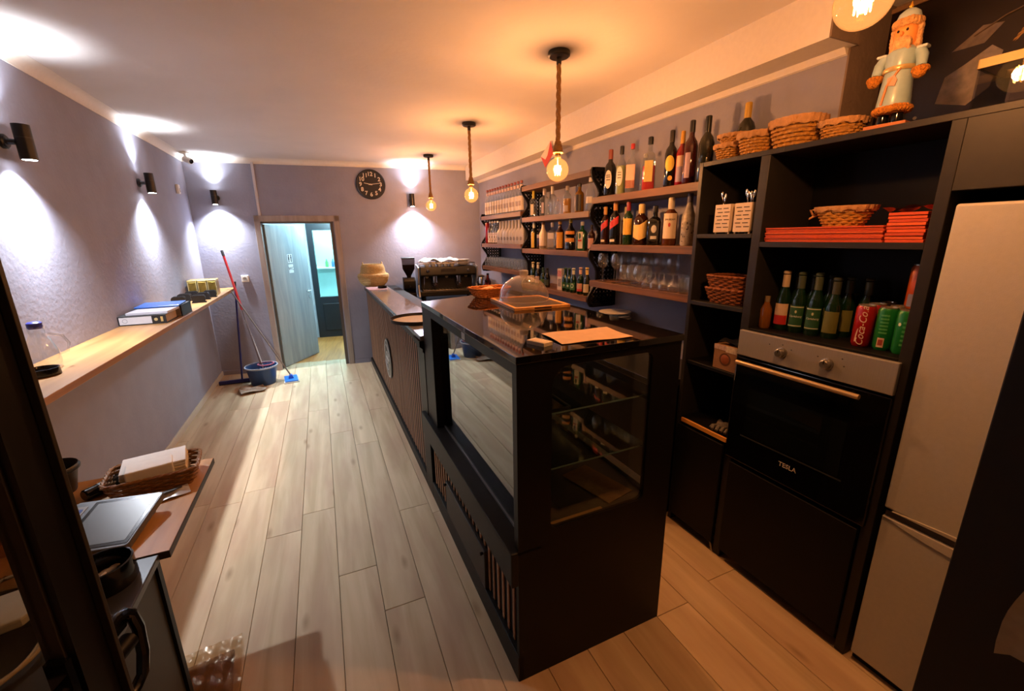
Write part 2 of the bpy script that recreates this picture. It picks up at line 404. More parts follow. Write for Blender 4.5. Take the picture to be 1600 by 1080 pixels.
MB().box(-.30, 1.955, .12, .205, 1.975, .62).build('panel', mat('#14181b', .45), d2, bevel=.012)
MB().box(-.33, 2.0, .74, .235, 2.012, 1.90).build('pane', pane('#dff0ee', 1.3, rough=.15, name='lobby_pane'), d2, smooth=0)
# room behind the pane
b3 = MB().box(-1.05, 2.1, -.1, -.95, 3.4, 2.5).box(.85, 2.1, -.1, .95, 3.4, 2.5).box(-1.05, 3.4, -.1, .95, 3.5, 2.5).box(-1.05, 2.1, -.1, .95, 3.5, 0)
bstruct(b3, 'wall_washroom', mat('#b9c7c4', .5, noise=.03), smooth=0)
sh = thing('washroom_shelf', 'white shelf with small bottles seen through the lobby door pane', 'shelf', (0, 6.33, 0), BTH)
MB().box(-.7, 3.22, 1.16, .6, 3.4, 1.19).build('shelf_board', WHITE, sh, bevel=.003)
for k, (u, c) in enumerate(((-.3, '#5a8a4a'), (-.18, '#3b5d86'), (-.02, '#6a9a3e'), (.1, '#30403a'), (.2, '#c9c9c0'))):
    MB().lathe([(.03, 0), (.03, .1), (.012, .13), (.012, .16)], 12, (u, 3.3, 1.19)).build('bottle', mat(c, .4), sh)
def tube_lamp(d, nm, label, w):
    t = thing('ceiling_lamp', label, 'lamp', bw(-.0, -d, 2.4), BTH)
    MB().lathe([(.15, 0), (.15, -.03), (.13, -.05)], 28).build('housing', WHITE, t)
    MB().lathe([(.125, -.05), (.11, -.062), (.05, -.07)], 28).build('diffuser', mat((.8, .93, 1.), .4, emit=6), t)
    lamp(nm, 'POINT', (0, 0, -.14), w, (.52, .86, 1.0), t, shadow_soft_size=.1)
tube_lamp(1.0, 'lobby_light', 'round white ceiling lamp in the lobby behind the toilet door', WC_W)
tube_lamp(2.75, 'washroom_light', 'round white ceiling lamp in the washroom behind the dark door', WC_W*1.3)

# ---- things on the back wall
def on_back(u, d, z): return bw(u, d, z)
ck = thing('wall_clock', 'round dark brown wall clock with cream numerals above the toilet door', 'clock', bw(.728, 0, 2.448), BTH)
RX = Matrix.Rotation(PI/2, 4, 'X')
MB().lathe([(.19, 0), (.19, .018), (.178, .026), (.17, .02)], 48, M=RX).build('case', mat('#17110f', .5), ck)
dl_ = MB().lathe([(.172, 0), (.172, .018)], 48, M=RX).build('dial', mat('#241a17', .6, noise=.3, scale=12), ck)
CRM = mat('#cbbfae', .6)
for h in range(1, 13):
    a = PI/2-h*PI/6
    o = link('numeral', text_mesh('numeral', str(h), .07, CRM, bold=.0016), dl_, (.128*math.cos(a), -.0195, .128*math.sin(a))); o.rotation_euler = (PI/2, 0, 0)
MB().prism([(-.005, -.02), (.005, -.02), (.003, .085), (-.003, .085)], -.024, -.022, 'y').build('hour_hand', CRM, ck, rot=(0, math.radians(-78), 0))
MB().prism([(-.004, -.025), (.004, -.025), (.002, .125), (-.002, .125)], -.027, -.025, 'y').build('minute_hand', CRM, ck, rot=(0, math.radians(82), 0))
MB().lathe([(.008, 0), (.008, .029)], 12, M=RX).build('hub', CRM, ck)
MB().ell((0, -.019, .055), (.045, .001, .018), 20, 6).build('emblem', mat('#8d8171', .7, noise=.5, scale=60), ck)

def sconce(loc, rz, label):
    """up-and-down wall light; local -y points out of the wall"""
    t = thing('wall_sconce', label, 'wall lamp', loc, rz, 'up-down wall lamps')
    SB = mat('#121213', .35)
    MB().lathe([(.035, 0), (.035, .014), (.028, .02)], 24, M=RX).build('wall_plate', SB, t)
    MB().tube([(0, -.015, 0), (0, -.05, 0)], .014, 10).build('arm', SB, t)
    b = MB(); b.lathe([(.026, -.082), (.034, -.082), (.034, .082), (.026, .082), (.026, .07)], 28, (0, -.085, 0), cap=(False, False))
    b.lathe([(.026, -.07), (.026, -.082)], 28, (0, -.085, 0), cap=(False, False)); b.build('body', SB, t)
    MB().lathe([(.0345, -.003), (.0345, .003)], 28, (0, -.085, .02), cap=(False, False)).build('seam_ring', mat('#2b2b2d', .3), t)
    L = mat((.9, .95, 1.), .3, emit=30, name='sconce_lens')
    MB().lathe([(.027, 0), (.027, .002)], 24, (0, -.085, -.0825)).build('lens', L, t)
    MB().lathe([(.027, 0), (.027, .002)], 24, (0, -.085, .0805)).build('lens', L, t)
    for s in (-1, 1):
        lamp('sconce_light', 'SPOT', (0, -.085, s*.086), SCONCE_W*(1. if s < 0 else .19), COOL, t, rot=(0 if s < 0 else PI, 0, 0), spot_size=math.radians(122 if s < 0 else 105), spot_blend=1., shadow_soft_size=.022)
    return t
sconce((-1.376, 3.10, 2.24), PI/2, 'black cylindrical wall lamp nearest the camera on the left wall')
sconce((-1.376, 4.885, 2.245), PI/2, 'black cylindrical wall lamp on the left wall beside the corner')
sconce(bw(-1.09, 0, 2.256), BTH, 'black cylindrical wall lamp on the back wall left of the door')
sconce(bw(1.248, 0, 2.25), BTH, 'black cylindrical wall lamp on the back wall above the coffee machine')
sk = thing('wall_socket', 'white power socket on the back wall left of the toilet door', 'socket', bw(-.928, 0, 1.267), BTH)
MB().box(-.042, -.022, -.042, .042, 0, .042).build('plate', WHITE, sk, bevel=.005)
MB().lathe([(.026, 0), (.026, .004), (.022, .004), (.02, -.006)], 20, M=Matrix.Translation((0, -.022, 0)) @ RX).build('socket_face', mat('#c4c2bd', .4), sk)
ph = MB()
for s in (-1, 1): ph.lathe([(.004, 0), (.004, .002)], 8, M=Matrix.Translation((s*.009, -.024, 0)) @ RX)
ph.build('pin_hole', mat('#202020', .6), sk)
sw = thing('motion_sensor', 'small white sensor box on the left wall near the corner', 'sensor', (-1.376, 6.05, 2.31), PI/2)
MB().box(-.03, -.03, -.05, .03, 0, .05).build('housing', WHITE, sw, bevel=.008)
MB().ell((0, -.03, -.01), (.018, .008, .022)).build('lens', mat('#b9b9b6', .3), sw)
cc = thing('security_camera', 'small white security camera under the ceiling in the left back corner', 'camera', (-1.27, 6.2, 2.72), .5)
MB().lathe([(.05, 0), (.05, -.012), (.03, -.02)], 24).build('ceiling_plate', WHITE, cc)
MB().tube([(0, 0, -.02), (.0, -.01, -.05), (.01, -.03, -.07)], .012, 10).build('bracket', WHITE, cc)
Mc = Matrix.Translation((.01, -.03, -.085)) @ Matrix.Rotation(math.radians(112), 4, 'X') @ Matrix.Rotation(.4, 4, 'Y')
MB().lathe([(.02, -.05), (.03, -.045), (.034, .0), (.034, .04), (.029, .05)], 24, M=Mc).build('body', WHITE, cc)
MB().lathe([(.026, .049), (.024, .053), (.008, .055)], 24, M=Mc).build('lens', mat('#0a0a0b', .08), cc)

# ---- pendants
ROPE = mat('#a57a45', .9, noise=.25, scale=150, bump=.6, bscale=300)
BULB = pane('#ffdcae', 1.5, '#ffe6c4', name='amber_bulb_glass', glow=((1., .52, .16), .25))
FIL = mat((1., .55, .16), .5, emit=60, name='filament')
def pendant(x, y, zb, label, k=1.):
    """zb = height of the bulb's centre"""
    t = thing('pendant_lamp', label, 'pendant lamp', (x, y, 2.72), 0, 'rope pendants over the bar')
    MB().lathe([(.058, 0), (.06, -.004), (.06, -.022), (.052, -.028)], 32).build('canopy', mat('#17130f', .4), t)
    MB().lathe([(.014, -.028), (.014, -.06), (.01, -.065)], 16).build('cord_grip', mat('#17130f', .4), t)
    top, bot = -.06, zb-2.72+.15
    rp = MB(); n = max(8, int((top-bot)/.012))
    for ph in range(3):
        rp.tube([(.007*math.cos(.55*i+ph*2.094), .007*math.sin(.55*i+ph*2.094), top+(bot-top)*i/n) for i in range(n+1)], .0075, 6)
    rp.build('rope', ROPE, t)
    so = MB()
    for k in range(7):
        zz = bot-.002-.009*k; rr = .0135+.0022*min(k, 5)
        so.tube([(rr*math.cos(a*PI/8), rr*math.sin(a*PI/8), zz) for a in range(16)], .0058, 6, True)
    so.lathe([(.012, bot+.005), (.022, bot-.06)], 16)
    so.build('rope_wrapped_socket', ROPE, t)
    MB().lathe([(.016, bot-.058), (.0165, bot-.085)], 20).build('bulb_cap', mat('#8a6f3d', .3, 1.), t)
    zc = zb-2.72; R = .064
    pf = [(.017, zc+.075)]+[(R*math.sin(a), zc+R*math.cos(a)) for a in [.33+(PI-.33)*i/18 for i in range(19)]]; pf[-1] = (.0012, zc-R)
    bu = MB().lathe(pf, 32, cap=(False, True)).build('bulb', BULB, t)
    st = MB().tube([(0, 0, zc+.07), (0, 0, zc+.02), (0, 0, zc-.03)], .004, 8); st.build('filament_stem', mat('#d9b98a', .3), bu)
    fi = MB(); pts = []
    for i in range(13):
        a = i*PI*2/12; pts.append((.016*math.cos(a), .016*math.sin(a), zc+(.022 if i % 2 else -.028)))
    fi.tube(pts, .0022, 5); fi.build('filament', FIL, bu)
    lamp('pendant_light', 'POINT', (0, 0, zc-.002), PENDANT_W*k, WARM, t, shadow_soft_size=.024)
pendant(1.31, 2.28, 2.12, 'rope pendant with lit globe bulb, nearest over the display case')
pendant(1.32, 3.86, 2.12, 'rope pendant with lit globe bulb, middle one of the hanging row')
pendant(1.33, 5.44, 2.135, 'rope pendant with lit globe bulb, the far one near the clock')
pendant(1.31, .766, 2.31, 'lit globe bulb pendant cut by the top edge, above the nutcracker figure', .55)
# ================================================================== BAR COUNTER AND DISPLAY CASE
SLAT = wood('#8a6044', '#ab7d5c', .5, 2, 1.5, .12, 'slat_wood')
CT = thing('bar_counter', 'long black bar counter with vertical brown slats and grey stone top', 'counter', cw(0, 1.38), CTH)
MB().box(.022, 0, 0, .42, 3.62, 1.10).build('body', CHAR, CT, smooth=0)
MB().box(-.004, .19, 0, .022, 3.62, .085).build('base_rail', CHAR, CT, bevel=.003)
MB().box(-.002, .19, 1.06, .022, 3.62, 1.12).build('top_rail', mat('#2a201a', .5), CT, bevel=.003)
MB().box(-.004, .0, .0, .022, .19, 1.10).build('end_post', BLACK, CT, bevel=.003)
MB().prism([(0, 1.04), (-.012, 1.05), (-.012, 1.07), (-.03, 1.085), (-.03, 1.12), (0, 1.12)], .0, .19, 'y').build('post_capital', BLACK, CT)
MB().box(-.02, .02, 1.12, .235, 3.62, 1.15).build('stone_top', mat('#8a8a90', .12, noise=.12, scale=60, name='grey_stone'), CT, bevel=.004)
MB().box(.235, .02, 1.02, .45, 3.62, 1.05).build('work_shelf', CHAR, CT, bevel=.004)
sl_me = MB().box(.0168, -.014, .085, .0198, .014, 1.06).mesh('slat', SLAT, bevel=.001, smooth=0, seg=1)
for k in range(46): link('slat', sl_me, CT, (0, .215+k*.074, 0))
MB().box(.02, .19, .085, .0222, 3.62, 1.06).build('backing', mat('#0c0b0b', .8), CT, smooth=0)
# round emblem on the slats
em = thing('round_sign', 'round dark sign with pale lettering mounted on the counter slats', 'sign', cw(.016, 3.2, .535), CTH)
RY = Matrix.Rotation(-PI/2, 4, 'Y')
MB().lathe([(.21, 0), (.21, .012), (.2, .016)], 48, M=RY).build('disc', mat('#1b1a1c', .3), em)
MB().lathe([(.2, .0158), (.2, .018), (.188, .018), (.188, .0158)], 48, M=RY, cap=(False, False)).build('ring', mat('#b9b9b6', .4), em)
eb = MB()
for r0, a0, a1 in ((.15, .3, 2.8), (.12, 3.4, 6.0), (.075, .2, 3.0), (.05, 3.3, 6.1)):
    eb.tube([(-.018, r0*math.cos(a0+(a1-a0)*i/20), r0*math.sin(a0+(a1-a0)*i/20)) for i in range(21)], .006, 6)
eb.box(-.019, -.10, -.012, -.016, .10, .018); eb.build('emblem', mat('#c3c3c0', .4), em)

DC = thing('display_case', 'black glazed display case forming the near end of the bar', 'display case', cw(0, 0), CTH)
CT2 = mat('#0a0909', .035, noise=.02, spec=.6, name='polished_black_top')
epn = MB().ring_prism(rrect(0, 0, .72, 1.346, .002), rrect(.135, .675, .578, 1.318, [.03, .075, .03, .03]), 0, .022, 'y').build('end_panel', BLACK, DC, smooth=0)
MB().prism([(-.004, -.006), (.726, -.006), (.726, 1.62), (-.004, 1.37)], 1.346, 1.372, 'z').build('top_panel', CT2, DC, bevel=.002)
MB().box(0, .022, .62, .03, .035, 1.346).build('near_post', BLACK, DC)
MB().box(0, 1.16, .62, .07, 1.38, 1.346).build('far_post', CHAR, DC, bevel=.002)
MB().box(0, .03, 1.305, .03, 1.16, 1.346).build('top_rail', BLACK, DC)
MB().box(-.03, -.004, .47, .0, 1.47, .62).build('apron', CHAR, DC, bevel=.006)
MB().box(-.03, .0, .60, .1, 1.38, .6205).build('sill', CHAR, DC, bevel=.003)
MB().box(.044, .03, .6205, .058, 1.16, .632).build('glass_channel', mat('#8d8f92', .3, .8), DC)
MB().box(.048, .03, .632, .054, 1.16, 1.31).build('front_glass', CASEG, DC, smooth=0)
MB().box(.12, .006, .66, .595, .012, 1.333).build('end_glass', pane('#e6ebe8', 1.45, name='end_glass'), epn, smooth=0)
MB().box(.022, .022, 0, .72, 1.38, .60).build('base_cabinet', CHAR, DC, smooth=0)
MB().box(.06, .022, .60, .70, 1.36, .645).build('case_floor', mat('#241f1b', .4), DC, smooth=0)
MB().box(-.004, .0, 0, .022, 1.38, .125).build('base_rail', CHAR, DC, bevel=.003)
s2 = MB().box(.014, -.0095, .125, .021, .0095, .47).mesh('slat', SLAT, bevel=.002, smooth=0, seg=1)
s3 = MB().box(.014, -.0095, .335, .021, .0095, .47).mesh('slat', SLAT, bevel=.002, smooth=0, seg=1)
for k in range(25):
    y = .03+k*.055
    link('slat', s3 if .37 < y < 1.03 else s2, DC, (0, y, 0))
MB().box(-.004, .37, .125, .018, 1.03, .335).build('vent_panel', mat('#2b241f', .5), DC, bevel=.004)
for y in (.385, 1.01): MB().lathe([(.006, 0), (.009, .012), (.007, .016)], 12, M=Matrix.Translation((-.004, y, .32)) @ RY).build('knob', CHAR, DC)
for z, x0 in ((1.118, .12), (.892, .12)):
    gs_ = MB().box(x0, .05, z, .62, 1.30, z+.006).build('glass_shelf', pane('#c9d6cf', 1.6, name='shelf_glass'), DC, smooth=0)
    MB().box(x0, .0485, z, .62, .05, z+.006).build('polished_edge', mat('#7d9184', .2), gs_, smooth=0)
MB().box(.135, .03, .645, .40, .05, .665).build('wood_strip', wood('#a5783c', '#c9994f', .5, 0), DC, bevel=.002)
MB().box(.655, .03, .645, .675, .05, 1.33).build('rear_channel', STEEL, DC)
MB().box(.655, 1.30, .645, .675, 1.32, 1.33).build('rear_channel', STEEL, DC)
MB().box(.655, .03, .645, .70, 1.34, .665).build('rear_rail', STEEL, DC)
MB().box(.70, .022, .60, .72, .05, 1.346).build('rear_post', BLACK, DC); MB().box(.70, 1.35, .60, .72, 1.38, 1.346).build('rear_post', BLACK, DC)
for x in (.14, .60):
    MB().box(x-.006, 1.2, .645, x+.006, 1.22, 1.32).build('shelf_upright', STEEL, DC)
tag(MB().box(-.08, -.14, 0, .08, .14, .003).build('cardboard_sheet', mat('#7d5a37', .8, noise=.15), None, loc=cw(.50, .22, .6465), rot=(.0, .03, .25)), 'brown cardboard sheet lying inside the display case', 'cardboard')
tag(MB().box(0, -.022, -.015, .001, .022, .015).build('price_sticker', mat('#b9b9bb', .5), None, loc=cw(-.0012, .56, 1.325), rot=(0, 0, CTH)), 'small white sticker on the top rail of the display case', 'sticker')
# white reflection lines inside the case, put in as pale rims of added trays
for (z, lab) in ((1.1245, 'added dark tray, pale rim drawing a reflection line, on the upper glass shelf of the case'), (.8985, 'added dark tray, pale rim drawing a reflection line, on the lower glass shelf of the case')):
    t = thing('reflection_tray', lab, 'tray', cw(.36, .80, z), CTH)
    MB().box(-.17, -.3, 0, .17, .3, .008).build('tray_base', BLACKG, t, bevel=.002)
    rm = MB().ring_prism(rrect(-.175, -.305, .175, .305, .01), rrect(-.165, -.295, .165, .295, .01), .004, .018, 'z'); rm.build('reflection_rim', mat('#a88f6a', .4), t)

# ---- things on the display case
def sheet(nx, ny, sx, sy, zf, th=.0012):
    vs = []; fs = []
    for s in (0, 1):
        for j in range(ny+1):
            for i in range(nx+1):
                x = (i/nx-.5)*sx; y = (j/ny-.5)*sy; vs.append((x, y, zf(x, y)+s*th))
    n = (nx+1)*(ny+1)
    for j in range(ny):
        for i in range(nx):
            a = j*(nx+1)+i; q = [a, a+1, a+nx+2, a+nx+1]
            fs += [q[::-1], [k+n for k in q]]
    def edge(l):
        for a, b in zip(l, l[1:]): fs.append([a, b, b+n, a+n])
    edge([i for i in range(nx+1)]); edge([j*(nx+1)+nx for j in range(ny+1)]); edge([ny*(nx+1)+i for i in range(nx, -1, -1)]); edge([j*(nx+1) for j in range(ny, -1, -1)])
    return MB().add(vs, fs)
tag(sheet(16, 10, .30, .185, lambda x, y: .0018+.0035*(math.sin(x*31+y*9)*math.cos(y*24)+1)*.6, .0008).build('kraft_paper', mat('#c2a184', .75, noise=.06, scale=25), None, loc=cw(.368, .145, 1.372), rot=(0, 0, CTH-.08)), 'sheet of brown kraft paper lying on the black case top', 'paper')
cb = thing('card_box', 'small flat white box on the case top beside the kraft paper', 'box', cw(.145, .112, 1.372), CTH+.35)
MB().box(-.024, -.042, 0, .024, .042, .014).build('box_body', mat('#b8b09f', .5), cb, bevel=.001)
MB().box(-.02, -.036, .014, .02, .03, .0148).build('printed_panel', mat('#9a7f5a', .5, noise=.3, scale=120), cb)
bd = thing('cheese_board', 'bamboo framed serving board with dark inlay under the clear dome', 'serving board', cw(.535, .985, 1.372), CTH-.07)
BAM = wood('#b5793a', '#d9a25a', .4, 1, 1.2, 0, 'bamboo')
MB().ring_prism(rrect(-.165, -.21, .165, .21, .006), rrect(-.145, -.19, .145, .19, .003), 0, .016, 'z').build('frame', BAM, bd, bevel=.002)
MB().box(-.145, -.19, 0, .145, .19, .012).build('slate_inlay', mat('#3a302c', .35), bd)
MB().box(-.05, -.2115, .004, .05, -.209, .012).build('handle_slot', mat('#3b1e10', .7), bd)
dm = thing('dome_cover', 'clear plastic dome cover with a ribbed knob on the serving board', 'cover', cw(.525, 1.02, 1.3885), CTH)
pr = [(.146, 0), (.146, .012)]+[(.146*math.cos(a*PI/2/14), .012+.135*math.sin(a*PI/2/14)) for a in range(1, 14)]; pr.append((.012, .147))
MB().lathe(pr, 48, cap=(False, True)).build('dome', PERS, dm)
MB().lathe([(.022, .146), (.026, .15), (.026, .17), (.022, .174)], 20).build('knob', pane('#d8cfca', 1.6, name='knob_plastic', haze=.3), dm)
MB().lathe([(.147, 0), (.151, .003), (.147, .006)], 48, cap=(False, False)).build('rim', PERS, dm)

def wicker(name, label, cat, loc, rz, rx, ry, h, m, flare=.2, rings=8, p=2., group=None, n=28, liner=None, thick=.0042):
    t = thing(name, label, cat, loc, rz, group)
    def pt(a, k, off=0.):
        c, s = math.cos(a), math.sin(a); g = 1/((abs(c)**p+abs(s)**p)**(1/p))
        f = (1-flare)+flare*min(1, k*1.0)**.8
        return ((rx*f+off)*g*c, (ry*f+off)*g*s, thick+(h-thick)*k)
    w = MB()
    for r in range(rings):
        k = r/(rings-1)
        w.tube([pt(2*PI*i/(2*n), k, .9*thick*math.sin(PI*i/2+PI*r)) for i in range(2*n)], h/rings*.5, 5, True)
    w.build('weave', m, t)
    sk = MB()
    for i in range(n):
        a = 2*PI*i/n; sk.tube([pt(a, k/4) for k in range(5)], thick*.5, 5)
    sk.build('stakes', m, t)
    rm = MB()
    for ph in range(2):
        rm.tube([(lambda q: (q[0], q[1], q[2]+.003*math.sin(i*1.6+ph*PI)))(pt(2*PI*i/60, 1.0, .004*math.cos(i*1.6+ph*PI))) for i in range(60)], thick*1.1, 6, True)
    rm.build('rim', m, t)
    MB().prism([pt(2*PI*i/n, 0)[:2] for i in range(n)], .001, .005, 'z').build('base', m, t)
    if liner:
        lm = MB(); N = 64; vs = []; fs = []
        rows = [(.80, .55, -.004), (.97, .98, -.006), (1.04, 1.0, .004), (1.10, .98, .011), (1.06, .84, .012), (1.02, .80, .010)]
        for q, (zk, kk, off) in enumerate(rows):
            for i in range(N):
                a = 2*PI*i/N; x, y, z = pt(a, kk, off+.004*math.sin(i*1.9+q)*(q > 2))
                vs.append((x, y, h*zk if q < 4 else z+.004*math.sin(i*.9)))
        for q in range(len(rows)-1):
            for i in range(N): j = (i+1) % N; fs.append([q*N+i, q*N+j, (q+1)*N+j, (q+1)*N+i])
        lm.add(vs, fs).build('cloth_liner', liner, t, smooth=80)
    return t
WICK = mat('#b06a2c', .6, noise=.3, scale=90); WICKD = mat('#7b4a24', .6, noise=.3, scale=90)
wicker('bread_basket', 'orange-brown wicker basket standing on the far end of the case top', 'basket', cw(.44, 1.36, 1.372), CTH+.1, .13, .085, .062, WICK, .34, 9, 4.)
tag(sheet(8, 6, .11, .08, lambda x, y: .01*math.sin(x*30)*math.sin(y*25)).build('paper_napkin', mat('#c9a184', .7), None, loc=cw(.45, 1.37, 1.424), rot=(.15, .1, .5)), 'folded paper napkin inside the wicker basket on the case', 'napkin')
# ---- things on the stone top
tr = thing('round_tray', 'round dark serving tray with raised rim on the counter end', 'tray', cw(.085, 1.92, 1.15), 0)
MB().lathe([(.005, .001), (.19, .001), (.2, .004), (.203, .028), (.197, .029), (.193, .008), (.005, .007)], 56, cap=(True, True)).build('tray_body', mat('#100c0c', .4), tr)
MB().lathe([(.189, .0068), (.189, .0086)], 56, cap=(True, True)).build('tray_liner', mat('#b9babd', .75, noise=.05), tr)
sb = thing('belly_basket', 'pale woven seagrass belly basket at the far end of the counter', 'basket', cw(.10, 4.70, 1.15), 0)
STR = mat('#a9915f', .85, noise=.25, scale=70, bump=.5, bscale=120)
w = MB()
prof = [(.135, .0), (.165, .03), (.185, .07), (.195, .11), (.19, .135), (.16, .15), (.15, .18), (.148, .21), (.14, .24), (.128, .262)]
for i in range(30):
    f = i/29*(len(prof)-1); k = min(int(f), len(prof)-2); q = f-k
    r = prof[k][0]*(1-q)+prof[k+1][0]*q; z = prof[k][1]*(1-q)+prof[k+1][1]*q+.006
    w.tube([((r+.0015*(-1)**(a+i))*math.cos(a*PI/20), (r+.0015*(-1)**(a+i))*math.sin(a*PI/20), z) for a in range(40)], .0058, 5, True)
w.lathe([(.13, .002), (.13, .006)], 40); w.build('weave', STR, sb)
for s in (-1, 1):
    MB().tube([(s*.12+.0*a, .05*math.cos(PI*a/8), .265+.035*math.sin(PI*a/8)) for a in range(9)], .005, 6).build('handle', STR, sb)
mg = thing('magazine', 'pale pink leaflet lying on the stone top by the belly basket', 'leaflet', cw(.075, 4.25, 1.15), CTH+.05)
MB().box(-.11, -.15, 0, .11, .15, .006).build('pages', mat('#b79fae', .6, noise=.12, scale=30), mg, bevel=.001)
def ashtray(name, label, loc, R, h, m, butts=0, rz=0):
    t = thing(name, label, 'ashtray', loc, rz)
    MB().lathe([(.001, .0), (R*.93, .0), (R, h*.15), (R*.97, h), (R*.9, h*1.02), (R*.86, h*.9), (R*.84, h*.3), (.001, h*.22)], 40, cap=(False, False)).build('dish', m, t)
    if butts:
        c = MB(); rnd = random.Random(3)
        for i in range(14): c.ell(((rnd.random()-.5)*R, (rnd.random()-.5)*R, h*.3+.004), (.008+.01*rnd.random(), .006+.006*rnd.random(), .006), 8, 5)
        c.build('ash', mat('#9c9893', .9, noise=.4, scale=80), t)
        for i in range(butts):
            a = rnd.random()*6; MB().rod((R*.3*math.cos(a), R*.3*math.sin(a), h*.38), (R*.3*math.cos(a)+.03*math.cos(a*2), R*.3*math.sin(a)+.03*math.sin(a*2), h*.48), .004, 8).build('cigarette_butt', mat('#cfcac2', .7), t)
    return t
ashtray('ashtray', 'small black ashtray lying on the pink leaflet', cw(.14, 4.22, 1.1562), .055, .028, BLACKG)
# ---- back counter along the back wall and right wall
bc = thing('back_counter', 'dark low work counter running under the wall shelves', 'counter', (0, 0, 0))
MB().box(1.72, 1.78, 0, 2.188, 5.30, .88).build('cabinet', CHAR, bc, smooth=0)
MB().box(1.70, 1.76, .88, 2.188, 5.30, .92).build('worktop', mat('#2b292a', .25), bc, bevel=.004)
bc = thing('coffee_counter', 'dark low counter along the back wall carrying the coffee machine', 'counter', (0, 0, 0))
b2 = MB(); b2.prism([(.98, 5.33), (2.185, 5.33), (2.185, 6.04), (.98, 6.19)], 0, .89, 'z'); b2.build('cabinet', CHAR, bc, smooth=0)
b2 = MB(); b2.prism([(.975, 5.32), (2.186, 5.32), (2.186, 6.05), (.975, 6.20)], .89, .93, 'z'); b2.build('worktop', mat('#2b292a', .25), bc, smooth=0)

# ---- espresso machine (local: -y is the barista side, which faces the camera)
es = thing('espresso_machine', 'dark two-group espresso machine with steel sides on the back counter', 'coffee machine', (1.575, 5.80, .93), BTH)
EB = mat((.006, .005, .005), .4, noise=.1, spec=.35); 
MB().box(-.38, -.2, .05, .38, .22, .12).build('base', EB, es, bevel=.01)
MB().box(-.36, .0, .12, .36, .22, .44).build('rear_body', EB, es, bevel=.008)
MB().prism([(-.2, .32), (-.22, .34), (-.2, .44), (.0, .44), (.0, .32)], -.37, .37, 'x').build('front_panel', EB, es, bevel=.004)
for s in (-1, 1):
    MB().prism([(-.21, .05), (.23, .05), (.23, .46), (-.1, .46), (-.225, .44), (-.2, .30), (-.12, .2)], s*.385, s*.405, 'x').build('side_panel', mat('#a9abb0', .3, .6), es, bevel=.004)
    for y in (-.16, .18): MB().cyl(.018, 0, .05, (s*.33, y), 14).build('foot', BLACK, es)
MB().box(-.34, -.2, .12, .34, -.01, .135).build('drip_tray', STEEL, es, bevel=.002)
for k in range(15): MB().box(-.32+k*.0445, -.19, .135, -.312+k*.0445, -.02, .138).build('drip_slat', CHROME, es)
for x in (-.17, .15):
    g = MB().cyl(.035, .24, .32, (x, -.1), 20).cyl(.042, .225, .245, (x, -.1), 20).build('group_head', CHROME, es)
    p = MB().cyl(.036, .2, .225, (x, -.1), 20); p.rod((x, -.13, .212), (x, -.26, .195), .013, 10, .016); p.build('portafilter', mat('#2a1d17', .35), g)
    s_ = MB().tube([(x-.012, -.1, .2), (x-.014, -.1, .18)], .006, 8).tube([(x+.012, -.1, .2), (x+.014, -.1, .18)], .006, 8).build('spout', CHROME, es)
for x in (-.32, .32):
    MB().tube([(x, -.13, .33), (x, -.18, .31), (x*1.02, -.2, .22), (x*1.03, -.19, .15)], .005, 8).build('steam_wand', CHROME, es)
    MB().lathe([(.018, 0), (.022, .012), (.016, .03)], 16, M=Matrix.Translation((x*.85, -.212, .39)) @ RX).build('knob', CHROME, es)
MB().box(-.1, -.2135, .365, .1, -.209, .415).build('button_panel', mat('#33302f', .2), es)
for x in (-.27, .0, .27):
    MB().lathe([(.022, 0), (.022, .006)], 18, M=Matrix.Translation((x, -.02, .30)) @ RX).build('gauge', mat('#c7b184', .3), es)
rl = MB(); rl.tube([(-.37, -.17, .485), (.37, -.17, .485), (.37, .2, .485), (-.37, .2, .485)], .006, 8, True)
for x in (-.37, 0, .37):
    for y in (-.17, .2): rl.rod((x, y, .44), (x, y, .485), .004, 8)
rl.build('cup_rail', CHROME, es)
def at_es(x, y, z): a = BTH; return (1.575+x*math.cos(a)-y*math.sin(a), 5.80+x*math.sin(a)+y*math.cos(a), .93+z)
PORC = mat('#d8d5cf', .18)
cup0 = thing('coffee_cup', 'white coffee cup, first from left in the front row on the coffee machine', 'cup', at_es(-.27, -.1, .441), .3, 'white cups on the coffee machine')
MB().lathe([(.02, 0), (.022, .004), (.036, .03), (.039, .058), (.036, .058), (.033, .03), (.012, .007), (.001, .007)], 24, cap=(True, False)).build('bowl', PORC, cup0)
MB().tube([(.036+.018*math.sin(PI*i/8), 0, .048-.032*i/8) for i in range(9)], .0035, 6).build('handle', PORC, cup0)
for i in range(1, 10): dup(cup0, at_es(-.27+(i % 5)*.085, -.1+(i//5)*.1, .441), i*.9, 'white coffee cup, %s from left in the %s row on the coffee machine' % (ORD[i % 5], ('front', 'back')[i//5]))
sc0 = thing('saucer', 'bottom white saucer of the stack on the coffee machine', 'saucer', at_es(.24, 0, .4415), 0, 'saucers on the coffee machine')
MB().lathe([(.035, 0), (.045, .002), (.09, .012), (.092, .015), (.085, .014), (.03, .005), (.001, .005)], 32, cap=(True, False)).build('plate', PORC, sc0)
for i in range(1, 9): dup(sc0, at_es(.24+.002*(i % 3), .003*(i % 2), .4415+i*.0085), None, '%s white saucer from the bottom of the stack on the coffee machine' % ORD[i])
rnd = random.Random(5)
tag(sheet(28, 12, .52, .22, lambda x, y: .012*math.sin(x*34+y*20)+.01*math.sin(y*55-x*21)+.014*(abs(math.sin(x*13))), .003).build('tea_towel', mat('#d6d4cf', .9), None, loc=at_es(-.1, -.04, .518), rot=(.05, 0, BTH)), 'crumpled white cloth draped over the cups on the coffee machine', 'cloth')
